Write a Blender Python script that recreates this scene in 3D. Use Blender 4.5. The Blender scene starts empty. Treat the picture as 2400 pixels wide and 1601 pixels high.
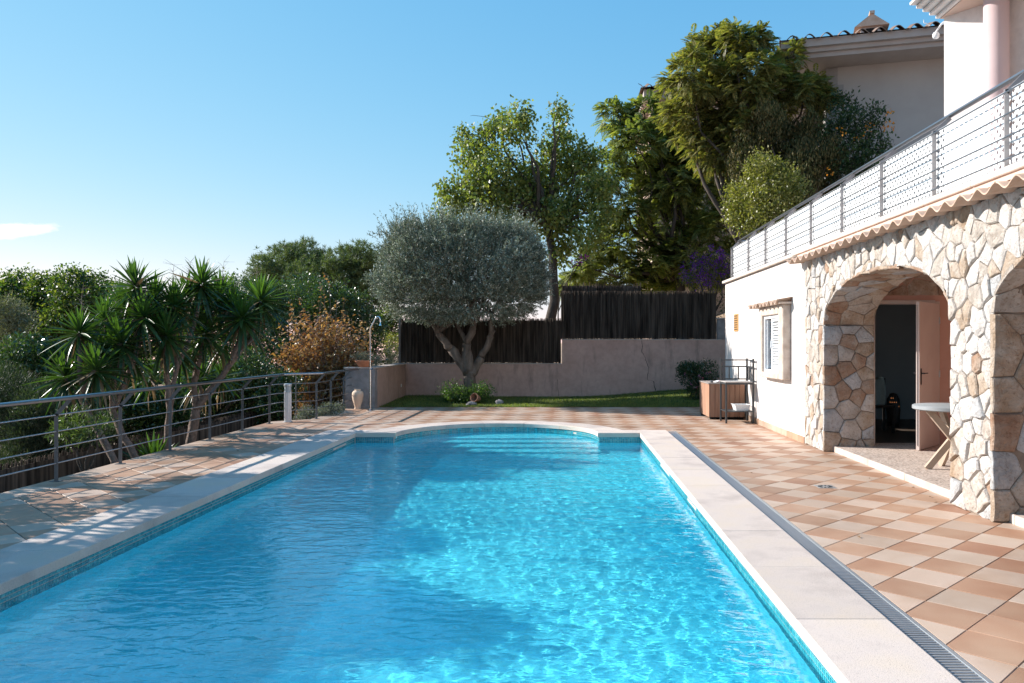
import bpy, bmesh, math, random
import numpy as np
from mathutils import Vector, Matrix, noise

scene = bpy.context.scene
col = scene.collection
R = math.radians
rng = np.random.default_rng(7)
random.seed(7)

# ---------------------------------------------------------------- camera
cam_d = bpy.data.cameras.new("camera")
cam = bpy.data.objects.new("camera", cam_d)
col.objects.link(cam)
cam.location = (0, 0, 1.6)
cam.rotation_euler = (R(90), 0, 0)
cam_d.sensor_width = 36.0
cam_d.lens = 36.0 * 1880 / 2400
cam_d.shift_x = -125 / 2400
cam_d.shift_y = 5.5 / 2400
cam_d.clip_start = 0.05
cam_d.clip_end = 6000
scene.camera = cam

# ---------------------------------------------------------------- sun and sky
SUN = Vector((-1.0, 0.31, 0.56)).normalized()          # towards the sun
sun_d = bpy.data.lights.new("sun", 'SUN')
sun_d.energy = 4.6
sun_d.angle = R(0.53)
sun_d.color = (1.0, 0.95, 0.885)
sun = bpy.data.objects.new("sun", sun_d)
col.objects.link(sun)
sun.location = (-30, 10, 30)
sun.rotation_euler = SUN.to_track_quat('Z', 'Y').to_euler()
sun_d.cycles.is_caustics_light = True

world = bpy.data.worlds.new("World")
scene.world = world
world.use_nodes = True
wn, wl = world.node_tree.nodes, world.node_tree.links
wn.clear()
w_out = wn.new('ShaderNodeOutputWorld')
w_bg = wn.new('ShaderNodeBackground')
w_sky = wn.new('ShaderNodeTexSky')
w_sky.sky_type = 'NISHITA'
w_sky.sun_disc = False
w_sky.sun_elevation = math.asin(SUN.z)
w_sky.sun_rotation = math.atan2(SUN.x, SUN.y)
w_sky.altitude = 50
w_sky.air_density = 1.0
w_sky.dust_density = 0.0
w_sky.ozone_density = 4.0
w_bg.inputs['Strength'].default_value = 0.10
# one small fair-weather cloud low over the trees
tc = wn.new('ShaderNodeTexCoord')
cn = wn.new('ShaderNodeTexNoise'); cn.inputs['Scale'].default_value = 34.0; cn.inputs['Detail'].default_value = 6.0; cn.inputs['Roughness'].default_value = 0.62
cm = wn.new('ShaderNodeMapping'); cm.vector_type = 'POINT'
cd = Vector((-0.690, 1.0, 0.141)).normalized()
cs = wn.new('ShaderNodeVectorMath'); cs.operation = 'SUBTRACT'; cs.inputs[1].default_value = cd
cx = wn.new('ShaderNodeVectorMath'); cx.operation = 'MULTIPLY'; cx.inputs[1].default_value = (1/0.040, 1/0.10, 1/0.0085)
tilt = wn.new('ShaderNodeVectorRotate'); tilt.rotation_type = 'Y_AXIS'; tilt.inputs['Angle'].default_value = R(12)
ln = wn.new('ShaderNodeVectorMath'); ln.operation = 'LENGTH'
mr = wn.new('ShaderNodeMapRange'); mr.inputs['From Min'].default_value = 1.25; mr.inputs['From Max'].default_value = 0.1
mu = wn.new('ShaderNodeMath'); mu.operation = 'ADD'
m2 = wn.new('ShaderNodeMapRange'); m2.inputs['From Min'].default_value = 0.74; m2.inputs['From Max'].default_value = 0.98
mx = wn.new('ShaderNodeMixRGB'); mx.inputs['Color2'].default_value = (5.8, 5.85, 5.9, 1)
gate = wn.new('ShaderNodeMath'); gate.operation = 'MULTIPLY'
wl.new(tc.outputs['Generated'], cs.inputs[0]); wl.new(cs.outputs[0], tilt.inputs['Vector']); wl.new(tilt.outputs[0], cx.inputs[0]); wl.new(cx.outputs[0], ln.inputs[0])
wl.new(ln.outputs['Value'], mr.inputs['Value'])
wl.new(tc.outputs['Generated'], cm.inputs['Vector']); cm.inputs['Scale'].default_value = (1, 1, 2.2)
wl.new(cm.outputs[0], cn.inputs['Vector'])
wl.new(mr.outputs[0], mu.inputs[0]); wl.new(cn.outputs[0], mu.inputs[1])
wl.new(mu.outputs[0], m2.inputs['Value'])
gk = wn.new('ShaderNodeMapRange'); gk.inputs['From Max'].default_value = 0.3; wl.new(mr.outputs[0], gk.inputs['Value'])
wl.new(m2.outputs[0], gate.inputs[0]); wl.new(gk.outputs[0], gate.inputs[1])
wl.new(gate.outputs[0], mx.inputs['Fac'])
# the whole sky gets the soft tone curve of the camera: paler towards the horizon, clean blue above
w_sep = wn.new('ShaderNodeSeparateColor'); w_com = wn.new('ShaderNodeCombineColor')
wl.new(w_sky.outputs[0], w_sep.inputs[0])
for ch, (k, p, c) in enumerate(((0.1625, 1.12, 6.35), (0.189, 0.57, 4.45), (0.173, 0.29, 4.95))):
    a_ = wn.new('ShaderNodeMath'); a_.operation = 'MULTIPLY'; a_.inputs[1].default_value = k
    b_ = wn.new('ShaderNodeMath'); b_.operation = 'POWER'; b_.inputs[1].default_value = p
    c_ = wn.new('ShaderNodeMath'); c_.operation = 'MULTIPLY'; c_.inputs[1].default_value = c
    wl.new(w_sep.outputs[ch], a_.inputs[0]); wl.new(a_.outputs[0], b_.inputs[0]); wl.new(b_.outputs[0], c_.inputs[0]); wl.new(c_.outputs[0], w_com.inputs[ch])
wl.new(w_com.outputs[0], mx.inputs['Color1'])
wl.new(mx.outputs[0], w_bg.inputs['Color']); wl.new(w_bg.outputs[0], w_out.inputs['Surface'])

scene.view_settings.view_transform = 'Standard'
scene.view_settings.look = 'None'
scene.view_settings.exposure = 0.96
scene.view_settings.gamma = 1.0
scene.view_settings.use_curve_mapping = False
cy = scene.cycles
cy.use_denoising = True
cy.max_bounces = 12
cy.diffuse_bounces = 5
cy.glossy_bounces = 6
cy.transmission_bounces = 8
cy.transparent_max_bounces = 12
cy.caustics_refractive = True
cy.caustics_reflective = True
cy.blur_glossy = 0.4
cy.sample_clamp_indirect = 6.0

# ---------------------------------------------------------------- helpers
def link(o, parent=None):
    col.objects.link(o)
    if parent is not None:
        o.parent = parent
    return o

def tag(o, label=None, cat=None, group=None, kind=None):
    if label: o['label'] = label
    if cat: o['category'] = cat
    if group: o['group'] = group
    if kind: o['kind'] = kind
    return o

def empty(name, loc=(0, 0, 0), label=None, cat=None, group=None, parent=None):
    o = bpy.data.objects.new(name, None)
    o.empty_display_size = 0.2
    link(o, parent)
    o.location = loc
    if parent is not None: o.matrix_parent_inverse = parent_world(parent).inverted()
    if parent is None:
        tag(o, label, cat, group)
    return o

class MB:
    """collects geometry in world coordinates"""
    def __init__(self):
        self.v, self.f, self.m = [], [], []
    def add(self, verts, faces, mi=0):
        b = len(self.v)
        self.v.extend([tuple(p) for p in verts])
        self.f.extend([tuple(i + b for i in f) for f in faces])
        self.m.extend([mi] * len(faces))
        return self
    def box(self, x0, x1, y0, y1, z0, z1, mi=0):
        v = [(x0,y0,z0),(x1,y0,z0),(x1,y1,z0),(x0,y1,z0),(x0,y0,z1),(x1,y0,z1),(x1,y1,z1),(x0,y1,z1)]
        return self.add(v, [(0,3,2,1),(4,5,6,7),(0,1,5,4),(1,2,6,5),(2,3,7,6),(3,0,4,7)], mi)
    def bbox(self, x0, x1, y0, y1, z0, z1, b=0.006, mi=0):
        """box with chamfered edges"""
        v, f = [], []
        xs, ys, zs = (x0, x1), (y0, y1), (z0, z1)
        idx = {}
        for i in (0, 1):
            for j in (0, 1):
                for k in (0, 1):
                    c = (xs[i], ys[j], zs[k]); s = (1 - 2*i, 1 - 2*j, 1 - 2*k)
                    for a in range(3):
                        p = [c[q] + (s[q] * b if q != a else 0) for q in range(3)]
                        idx[(i, j, k, a)] = len(v); v.append(tuple(p))
        for a in range(3):
            o1, o2 = [q for q in range(3) if q != a]
            for s in (0, 1):
                q = []
                for (p1, p2) in ((0,0),(1,0),(1,1),(0,1)):
                    t = [0,0,0]; t[a] = s; t[o1] = p1; t[o2] = p2
                    q.append(idx[(t[0], t[1], t[2], a)])
                fl = (s == 1) ^ (a == 1)
                f.append(tuple(q if fl else q[::-1]))
        for a in range(3):                      # edges along axis a
            o1, o2 = [q for q in range(3) if q != a]
            for p1 in (0, 1):
                for p2 in (0, 1):
                    A = [0,0,0]; A[o1] = p1; A[o2] = p2; B = list(A); B[a] = 1
                    f.append((idx[(*A, o1)], idx[(*B, o1)], idx[(*B, o2)], idx[(*A, o2)]))
        for i in (0, 1):
            for j in (0, 1):
                for k in (0, 1):
                    f.append((idx[(i,j,k,0)], idx[(i,j,k,1)], idx[(i,j,k,2)]))
        return self.add(v, f, mi)
    def bar(self, p0, p1, w, h, up=(0, 0, 1), mi=0):
        """rectangular bar between two points"""
        p0, p1 = Vector(p0), Vector(p1)
        d = (p1 - p0).normalized(); up = Vector(up)
        s = d.cross(up)
        if s.length < 1e-4: s = d.cross(Vector((0, 1, 0)))
        s.normalize(); u = s.cross(d).normalized()
        v = []
        for p in (p0, p1):
            for a, b in ((-1,-1),(1,-1),(1,1),(-1,1)):
                v.append(p + s * (a * w / 2) + u * (b * h / 2))
        return self.add(v, [(0,3,2,1),(4,5,6,7),(0,1,5,4),(1,2,6,5),(2,3,7,6),(3,0,4,7)], mi)
    def tube(self, path, radii, n=8, mi=0, caps=True, jitter=0.0):
        path = [Vector(p) for p in path]
        if not hasattr(radii, '__len__'): radii = [radii] * len(path)
        v, f = [], []
        prev = None
        for i, p in enumerate(path):
            d = (path[min(i+1, len(path)-1)] - path[max(i-1, 0)]).normalized()
            if prev is None:
                a = d.orthogonal().normalized()
            else:
                a = (prev - d * prev.dot(d))
                a = a.normalized() if a.length > 1e-5 else d.orthogonal().normalized()
            prev = a; b = d.cross(a)
            for k in range(n):
                t = 2 * math.pi * k / n
                r = radii[i] * (1 + jitter * (random.random() - 0.5) * 2) if jitter else radii[i]
                v.append(p + (a * math.cos(t) + b * math.sin(t)) * r)
        for i in range(len(path) - 1):
            for k in range(n):
                f.append((i*n+k, i*n+(k+1) % n, (i+1)*n+(k+1) % n, (i+1)*n+k))
        if caps:
            f.append(tuple(range(n))[::-1]); f.append(tuple((len(path)-1)*n + k for k in range(n)))
        return self.add(v, f, mi)
    def lathe(self, prof, c=(0, 0, 0), n=24, mi=0, jit=None):
        v, f = [], []
        for r, z in prof:
            for k in range(n):
                t = 2 * math.pi * k / n
                v.append((c[0] + r*math.cos(t), c[1] + r*math.sin(t), c[2] + z))
        for i in range(len(prof) - 1):
            for k in range(n):
                f.append((i*n+k, i*n+(k+1) % n, (i+1)*n+(k+1) % n, (i+1)*n+k))
        return self.add(v, f, mi)
    def prism(self, poly, z0, z1, mi=0, bottom=True):
        n = len(poly)
        v = [(x, y, z0) for x, y in poly] + [(x, y, z1) for x, y in poly]
        f = [tuple(range(n, 2*n))] + [(i, (i+1) % n, n+(i+1) % n, n+i) for i in range(n)]
        if bottom: f.append(tuple(range(n))[::-1])
        return self.add(v, f, mi)
    def build(self, name, mat, parent=None, smooth=False, kind=None, fix=True, label=None):
        me = bpy.data.meshes.new(name)
        me.from_pydata(self.v, [], self.f)
        mats = mat if isinstance(mat, (list, tuple)) else [mat]
        for m in mats: me.materials.append(m)
        if len(mats) > 1: me.polygons.foreach_set('material_index', self.m)
        if fix:
            bm = bmesh.new(); bm.from_mesh(me)
            bmesh.ops.recalc_face_normals(bm, faces=bm.faces)
            bm.to_mesh(me); bm.free()
        if smooth:
            me.polygons.foreach_set('use_smooth', [True] * len(me.polygons))
            if smooth != 'all':
                me.set_sharp_from_angle(angle=R(smooth if smooth is not True and smooth > 1 else 40))
        me.update()
        o = bpy.data.objects.new(name, me)
        link(o, parent)
        if parent is not None:
            # geometry is in world space: cancel the parent's placement
            o.matrix_parent_inverse = parent_world(parent).inverted()
        if kind: o['kind'] = kind
        if label: o['label'] = label
        return o

def parent_world(p):
    m = Matrix.Identity(4); q = p
    while q is not None:
        m = (q.matrix_parent_inverse @ q.matrix_basis) @ m if q.parent else q.matrix_basis @ m
        q = q.parent
    return m

def quads(name, V, mat, parent=None, kind=None, nv=4, smooth=False):
    """V: (N, nv, 3) array, one polygon each"""
    N = V.shape[0]
    me = bpy.data.meshes.new(name)
    me.vertices.add(N * nv); me.loops.add(N * nv); me.polygons.add(N)
    me.vertices.foreach_set('co', V.astype(np.float32).ravel())
    me.loops.foreach_set('vertex_index', np.arange(N * nv, dtype=np.int32))
    me.polygons.foreach_set('loop_start', np.arange(0, N * nv, nv, dtype=np.int32))
    me.polygons.foreach_set('loop_total', np.full(N, nv, dtype=np.int32))
    if isinstance(mat, (list, tuple)):
        for m in mat: me.materials.append(m)
    else: me.materials.append(mat)
    me.update(calc_edges=True)
    o = bpy.data.objects.new(name, me)
    link(o, parent)
    if parent is not None:
        o.matrix_parent_inverse = parent_world(parent).inverted()
    if kind: o['kind'] = kind
    return o

def norm(a):
    return a / np.maximum(np.linalg.norm(a, axis=-1, keepdims=True), 1e-9)

def leaf_quads(P, D, L, W, upbias=0.4, mid=0.45, fold=0.0, droop=0.0):
    """rhombic leaves: base P, direction D, length L, width W -> (N,4,3)"""
    N = len(P)
    D = norm(D)
    up = rng.normal(size=(N, 3)); up[:, 2] += upbias * 2.5
    S = norm(np.cross(D, up)); Nn = np.cross(S, D)
    L = np.broadcast_to(np.asarray(L, float), (N,))[:, None]; W = np.broadcast_to(np.asarray(W, float), (N,))[:, None]
    m = P + D * L * mid
    tip = P + D * L; tip[:, 2] -= droop * L[:, 0]
    return np.stack([P, m + S * W / 2 + Nn * fold * W, tip, m - S * W / 2 + Nn * fold * W], axis=1)

# ---------------------------------------------------------------- materials
def new_mat(name):
    m = bpy.data.materials.new(name); m.use_nodes = True
    nt = m.node_tree
    return m, nt.nodes, nt.links, nt.nodes['Principled BSDF']

def ramp(n, stops):
    r = n.new('ShaderNodeValToRGB')
    e = r.color_ramp.elements
    while len(e) < len(stops): e.new(0.5)
    for el, (p, c) in zip(e, stops):
        el.position = p; el.color = (*c, 1) if len(c) == 3 else c
    return r

def noise_tex(n, l, scale, detail=4, rough=0.55, coord='Object', stretch=None, dist=0.0):
    t = n.new('ShaderNodeTexCoord'); x = n.new('ShaderNodeTexNoise')
    x.inputs['Scale'].default_value = scale; x.inputs['Detail'].default_value = detail; x.inputs['Roughness'].default_value = rough
    x.inputs['Distortion'].default_value = dist
    if stretch:
        mp = n.new('ShaderNodeMapping'); mp.inputs['Scale'].default_value = stretch
        l.new(t.outputs[coord], mp.inputs['Vector']); l.new(mp.outputs[0], x.inputs['Vector'])
    else:
        l.new(t.outputs[coord], x.inputs['Vector'])
    return x

def bump(n, l, b, height_out, strength, dist=0.01):
    bp = n.new('ShaderNodeBump'); bp.inputs['Strength'].default_value = strength; bp.inputs['Distance'].default_value = dist
    l.new(height_out, bp.inputs['Height']); l.new(bp.outputs[0], b.inputs['Normal'])
    return bp

def mix(n, l, fac, a, b, mode='MIX'):
    m = n.new('ShaderNodeMixRGB'); m.blend_type = mode
    for s, v in ((m.inputs['Fac'], fac), (m.inputs['Color1'], a), (m.inputs['Color2'], b)):
        if isinstance(v, (int, float)): s.default_value = v
        elif isinstance(v, tuple): s.default_value = (*v, 1) if len(v) == 3 else v
        else: l.new(v, s)
    return m.outputs[0]

def mottled(name, c0, c1, scale=3.0, rough=0.85, bump_s=0.2, bump_scale=60, bump_d=0.004, island=0.0, obj=0.0, stretch=None, spec=0.3, fine=0.0, fine_scale=200):
    """two-tone plaster or stone with fine relief; island / obj: tone shift for each loose piece / object"""
    m, n, l, b = new_mat(name)
    x = noise_tex(n, l, scale, 5, 0.6, stretch=stretch)
    r = ramp(n, [(0.32, c0), (0.68, c1)])
    l.new(x.outputs[0], r.inputs[0])
    c = r.outputs[0]
    if fine:
        y = noise_tex(n, l, fine_scale, 2, 0.7)
        rr = ramp(n, [(0.35, (1-fine,)*3), (0.65, (1+fine*0.0+0.0,)*3)])
        l.new(y.outputs[0], rr.inputs[0])
        c = mix(n, l, 1.0, c, rr.outputs[0], 'MULTIPLY')
    if island or obj:
        g = n.new('ShaderNodeNewGeometry') if island else n.new('ShaderNodeObjectInfo')
        o = g.outputs['Random Per Island'] if island else g.outputs['Random']
        k = island or obj
        rr = ramp(n, [(0.0, (1-k,)*3), (1.0, (1.0,)*3)])
        l.new(o, rr.inputs[0])
        c = mix(n, l, 1.0, c, rr.outputs[0], 'MULTIPLY')
    l.new(c, b.inputs['Base Color'])
    b.inputs['Roughness'].default_value = rough
    b.inputs['Specular IOR Level'].default_value = spec
    if bump_s:
        z = noise_tex(n, l, bump_scale, 5, 0.65)
        bump(n, l, b, z.outputs[0], bump_s, bump_d)
    return m

def foliage(name, cols, rough=0.5, trans=0.35, spec=0.4, tcol=None):
    m, n, l, b = new_mat(name)
    g = n.new('ShaderNodeNewGeometry')
    r = ramp(n, [(i / (len(cols) - 1), c) for i, c in enumerate(cols)])
    l.new(g.outputs['Random Per Island'], r.inputs[0])
    x = noise_tex(n, l, 0.9, 3)
    rr = ramp(n, [(0.3, (0.7,)*3), (0.7, (1.15,)*3)])
    l.new(x.outputs[0], rr.inputs[0])
    c = mix(n, l, 1.0, r.outputs[0], rr.outputs[0], 'MULTIPLY')
    l.new(c, b.inputs['Base Color'])
    b.inputs['Roughness'].default_value = rough
    b.inputs['Specular IOR Level'].default_value = spec
    t = n.new('ShaderNodeBsdfTranslucent')
    tc_ = mix(n, l, 1.0, c, tcol or (1.5, 1.7, 0.55), 'MULTIPLY')
    l.new(tc_, t.inputs['Color'])
    ms = n.new('ShaderNodeMixShader'); ms.inputs[0].default_value = trans
    l.new(b.outputs[0], ms.inputs[1]); l.new(t.outputs[0], ms.inputs[2])
    l.new(ms.outputs[0], n['Material Output'].inputs['Surface'])
    return m

def plain(name, c, rough=0.5, metal=0.0, spec=0.5):
    m, n, l, b = new_mat(name)
    b.inputs['Base Color'].default_value = (*c, 1); b.inputs['Roughness'].default_value = rough; b.inputs['Metallic'].default_value = metal
    b.inputs['Specular IOR Level'].default_value = spec
    x = noise_tex(n, l, 25, 3)
    rr = ramp(n, [(0.3, tuple(v*0.9 for v in c)), (0.7, tuple(min(1, v*1.05) for v in c))])
    l.new(x.outputs[0], rr.inputs[0]); l.new(rr.outputs[0], b.inputs['Base Color'])
    return m

# ---------------------------------------------------------------- piece fields: the largest 300 as parts, the rest joined
CAM = Vector((0, 0, 1.6))
def piece_field(name, pieces, mats, parent, cap=300, rest_name=None, visible=None, smooth=False):
    """pieces: list of (verts, faces, material index, centre, size); apparent size decides"""
    def app(p):
        d = (Vector(p[3]) - CAM)
        if visible and not visible(p): return -1
        return p[4] / max(d.length, 0.3)
    order = sorted(pieces, key=app, reverse=True)
    cache = {}
    for p in order[:cap]:
        c = Vector(p[3])
        mb = MB(); mb.add([tuple(Vector(q) - c) for q in p[0]], p[1])
        o = mb.build(name, mats[p[2]], parent, smooth=smooth)
        o.location = c
    rest = order[cap:]
    if rest:
        mb = MB()
        for p in rest: mb.add(p[0], p[1], p[2])
        mb.build(rest_name or name + '_field', mats, parent, kind='stuff', smooth=smooth)

def clip_half(poly, nx, ny, c):
    """keep nx*x+ny*y <= c"""
    out = []
    n = len(poly)
    for i in range(n):
        a, b = poly[i], poly[(i+1) % n]
        da, db = nx*a[0]+ny*a[1]-c, nx*b[0]+ny*b[1]-c
        if da <= 0: out.append(a)
        if (da < 0 < db) or (db < 0 < da):
            t = da / (da - db)
            out.append((a[0]+(b[0]-a[0])*t, a[1]+(b[1]-a[1])*t))
    return out

def clip_convex(poly, region):
    """region: counter-clockwise convex polygon"""
    n = len(region)
    for i in range(n):
        (x0, y0), (x1, y1) = region[i], region[(i+1) % n]
        nx, ny = (y1 - y0), -(x1 - x0)
        poly = clip_half(poly, nx, ny, nx*x0 + ny*y0)
        if len(poly) < 3: return []
    return poly

def area(p):
    return 0.5 * abs(sum(p[i][0]*p[(i+1) % len(p)][1] - p[(i+1) % len(p)][0]*p[i][1] for i in range(len(p))))
# ================================================================ POOL
PX0, PX1, PY0, PY1 = -3.72, 1.34, -2.4, 14.16
AX0, AX1, AAP = -3.02, 0.60, 15.90            # the round end: chord and apex
ac = (AX0 + AX1) / 2; ah = (AX1 - AX0) / 2; asag = AAP - PY1
ar = (ah*ah + asag*asag) / (2*asag); acy = AAP - ar
a0 = math.asin(ah / ar)
WZ = -0.137                                     # water level
def arc_pts(r, n=26, half=None):
    h = half if half is not None else a0
    return [(ac + r*math.sin(t), acy + r*math.cos(t)) for t in np.linspace(h, -h, n)]
inner = [(PX0, PY0), (PX1, PY0), (PX1, PY1)] + arc_pts(ar) + [(PX0, PY1)]
LW, RW = 0.60, 0.50                             # coping widths
OX0, OX1 = PX0 - LW, PX1 + RW

M_coping = None
def coping_mat():
    m, n, l, b = new_mat("exposed_aggregate")
    x = noise_tex(n, l, 1.6, 4, 0.6)
    r = ramp(n, [(0.3, (0.46, 0.385, 0.345)), (0.5, (0.59, 0.505, 0.455)), (0.72, (0.61, 0.51, 0.42))])
    l.new(x.outputs[0], r.inputs[0])
    s = noise_tex(n, l, 170, 2, 0.6)
    rs = ramp(n, [(0.30, (0.50, 0.48, 0.46)), (0.42, (1, 1, 1)), (0.75, (1.12, 1.1, 1.08))])
    l.new(s.outputs[0], rs.inputs[0])
    c = mix(n, l, 1.0, r.outputs[0], rs.outputs[0], 'MULTIPLY')
    oi = n.new('ShaderNodeObjectInfo'); ro = ramp(n, [(0, (0.9, 0.89, 0.88)), (1, (1.04, 1.03, 1.02))]); l.new(oi.outputs['Random'], ro.inputs[0])
    c = mix(n, l, 1.0, c, ro.outputs[0], 'MULTIPLY')
    l.new(c, b.inputs['Base Color']); b.inputs['Roughness'].default_value = 0.9; b.inputs['Specular IOR Level'].default_value = 0.25
    bump(n, l, b, s.outputs[0], 0.5, 0.004)
    return m
M_coping = coping_mat()

def mosaic_mat(name, axes, base, grout, size=0.031):
    """2 or 3 cm glass mosaic on the parts of the basin under water"""
    m, n, l, b = new_mat(name)
    t = n.new('ShaderNodeTexCoord'); sp = n.new('ShaderNodeSeparateXYZ'); l.new(t.outputs['Object'], sp.inputs[0])
    cb = n.new('ShaderNodeCombineXYZ')
    l.new(sp.outputs[axes[0]], cb.inputs[0]); l.new(sp.outputs[axes[1]], cb.inputs[1])
    br = n.new('ShaderNodeTexBrick'); br.offset = 0.0; br.squash = 1.0
    br.inputs['Scale'].default_value = 1.0; br.inputs['Brick Width'].default_value = size; br.inputs['Row Height'].default_value = size
    br.inputs['Mortar Size'].default_value = 0.0016; br.inputs['Bias'].default_value = 0.0
    br.inputs['Color1'].default_value = (*[v*0.86 for v in base], 1); br.inputs['Color2'].default_value = (*[min(1, v*1.12) for v in base], 1)
    br.inputs['Mortar'].default_value = (*grout, 1)
    l.new(cb.outputs[0], br.inputs['Vector'])
    x = noise_tex(n, l, 0.8, 3)
    r = ramp(n, [(0.3, (0.9,)*3), (0.7, (1.08,)*3)]); l.new(x.outputs[0], r.inputs[0])
    c = mix(n, l, 1.0, br.outputs[0], r.outputs[0], 'MULTIPLY')
    l.new(c, b.inputs['Base Color']); b.inputs['Roughness'].default_value = 0.35
    return m
AQUA = (0.10, 0.735, 0.865)
GROUT = (0.16, 0.76, 0.87)
M_floor_mos = mosaic_mat("mosaic_floor", (0, 1), AQUA, GROUT)
M_side_mos = mosaic_mat("mosaic_side", (1, 2), AQUA, GROUT)
M_end_mos = mosaic_mat("mosaic_end", (0, 2), AQUA, GROUT)
M_mortar = mottled("pool_mortar", (0.40, 0.36, 0.32), (0.56, 0.51, 0.45), 9, 0.95, 0.5, 90)
M_tiles = []
for i, c in enumerate([(0.02, 0.22, 0.27), (0.035, 0.29, 0.34), (0.08, 0.38, 0.42)]):
    m = plain("mosaic_tile_%d" % i, c, 0.16, 0.0, 0.6); M_tiles.append(m)

def pool_depth(y):                              # deeper towards the camera
    return -1.08 - 0.10 * min(1, max(0, (12.5 - y) / 9.0))
ZB = -2.1
basin = empty('pool', (ac, 7, -1.5)); basin['kind'] = 'structure'
mb = MB()
ys = [PY0, 3.5, 8, 12.5, PY1, 16.2]
for ya, yb in zip(ys, ys[1:]):
    za, zb = pool_depth(ya), pool_depth(yb)
    mb.add([(PX0-.05, ya, za), (PX1+.05, ya, za), (PX1+.05, yb, zb), (PX0-.05, yb, zb)], [(0, 1, 2, 3)])
basin_floor = mb.build('basin_floor', M_floor_mos, basin)
mb = MB()                                       # solid side walls
mb.box(PX0-.30, PX0, PY0-.3, PY1, ZB, -0.045)
mb.box(PX1, PX1+.30, PY0-.3, PY1, ZB, -0.045)
side_walls = mb.build('basin_side_wall', M_side_mos, basin)
mb = MB()
mb.box(PX0, PX1, PY0-.3, PY0, ZB, -0.045)
mb.box(PX0-.30, AX0, PY1, PY1+.3, ZB, -0.045)
mb.box(AX1, PX1+.30, PY1, PY1+.3, ZB, -0.045)
ai, ao = arc_pts(ar), arc_pts(ar+.25)
for i in range(len(ai)-1):
    mb.prism([ai[i], ai[i+1], ao[i+1], ao[i]], ZB, -0.045)
end_walls = mb.build('basin_end_wall', M_end_mos, basin)
steps = []
for k in range(4):
    yf = 13.75 + 0.42*k; zt = -0.90 + 0.19*k
    pts = [p for p in arc_pts(ar+.02, 40) if p[1] > yf]
    if not pts: continue
    if yf < PY1:
        poly = [(AX0, yf), (AX1, yf)] + pts
    else:
        hx = math.sqrt(max(0.01, ar*ar - (yf-acy)**2))
        poly = [(ac-hx, yf), (ac+hx, yf)] + pts
    steps.append(MB().prism(poly, ZB + 0.01*k, zt).build('pool_step', M_floor_mos, basin))

# coping slabs
mbs = []
def slab_box(x0, x1, y0, y1, b=0.0035):
    g = 0.0006
    MB().bbox(x0+g, x1-g, y0+g, y1-g, -0.045, 0.03 + random.uniform(-.0015, .0015), b).build('coping_slab', M_coping, basin)
yy = PY0 - .45
jR = [-1.95, -0.86, .22, 1.31, 2.40, 3.49, 4.58, 5.66, 6.74, 7.83, 8.92, 10.0, 11.08, 12.16, 13.24]
prev = PY0 - .5
for j in jR + [PY1 + 0.50]:
    slab_box(PX1 - .025, OX1, prev, j); prev = j
jL = [-1.6, -.5, .6, 1.7, 2.8, 3.9, 5.0, 6.1, 7.2, 8.3, 9.4, 10.5, 11.6, 12.7, 13.6]
prev = PY0 - .5
for j in jL + [PY1 + 0.50]:
    slab_box(OX0, PX0 + .025, prev, j); prev = j
for xa, xb in zip(np.linspace(PX0+.03, PX1-.03, 6), np.linspace(PX0+.03, PX1-.03, 6)[1:]):
    slab_box(xa, xb, PY0-.5, PY0+.025)
slab_box(PX0 + .025, AX0 + .03, PY1 - .025, PY1 + .50)
slab_box(AX1 - .03, PX1 - .025, PY1 - .025, PY1 + .50)
nseg = 7
for s in range(nseg):
    t0, t1 = a0 * (1 - 2*s/nseg), a0 * (1 - 2*(s+1)/nseg)
    g = 0.0025 / ar
    def pp(r, n=8): return [(ac + r*math.sin(t), acy + r*math.cos(t)) for t in np.linspace(t0-g, t1+g, n)]
    ri, ro = ar - .025, ar + .50
    lo, hi, b = -0.045, 0.03 + random.uniform(-.0015, .0015), 0.012
    I, O = pp(ri), pp(ro); Ib, Ob = pp(ri+b), pp(ro-b)
    n = len(I)
    rings = [[(x, y, lo) for x, y in I], [(x, y, hi-b) for x, y in I], [(x, y, hi) for x, y in Ib], [(x, y, hi) for x, y in Ob], [(x, y, hi-b) for x, y in O], [(x, y, lo) for x, y in O]]
    v = sum(rings, []); f = []
    for a in range(6):
        c2 = (a+1) % 6
        for i in range(n-1): f.append((a*n+i, a*n+i+1, c2*n+i+1, c2*n+i))
    f.append(tuple(a*n for a in range(6))); f.append(tuple(a*n+n-1 for a in range(6)))
    MB().add(v, f).build('coping_slab', M_coping, basin, smooth=30)

# waterline band of small glass tiles set in mortar
P_ = 0.0315
def tile_piece(o, u, w, nrm, s=0.0282, t=0.0045, mi=0):
    """o: lower-left corner, u along, w up, nrm outward"""
    o, u, w, nrm = Vector(o), Vector(u), Vector(w), Vector(nrm)
    b = 0.0022
    bq = [o, o+u*s, o+u*s+w*s, o+w*s]
    fq = [o+u*b+w*b+nrm*t, o+u*(s-b)+w*b+nrm*t, o+u*(s-b)+w*(s-b)+nrm*t, o+u*b+w*(s-b)+nrm*t]
    return (bq+fq, [(4,5,6,7),(0,1,5,4),(1,2,6,5),(2,3,7,6),(3,0,4,7)], mi, tuple(o+u*s/2+w*s/2), s)
pieces = []
rows = 6
def band_run(start, u, nrm, length):
    u, nrm = Vector(u), Vector(nrm)
    nc = int(length / P_)
    for c in range(nc):
        for r in range(rows):
            z = -0.046 - (r+1)*P_
            q = Vector(start) + u*(c*P_)
            if r < 2 and noise.noise(Vector((q.x*1.3, q.y*1.3, r*.35 + 5))) > 0.36: continue
            mi = min(2, max(0, int(1.5 + 1.2*noise.noise(Vector((q.x*4, q.y*4, r*2))) + random.uniform(-.8, .8))))
            pieces.append(tile_piece((q.x, q.y, z), u, (0, 0, 1), nrm, mi=mi))
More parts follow.
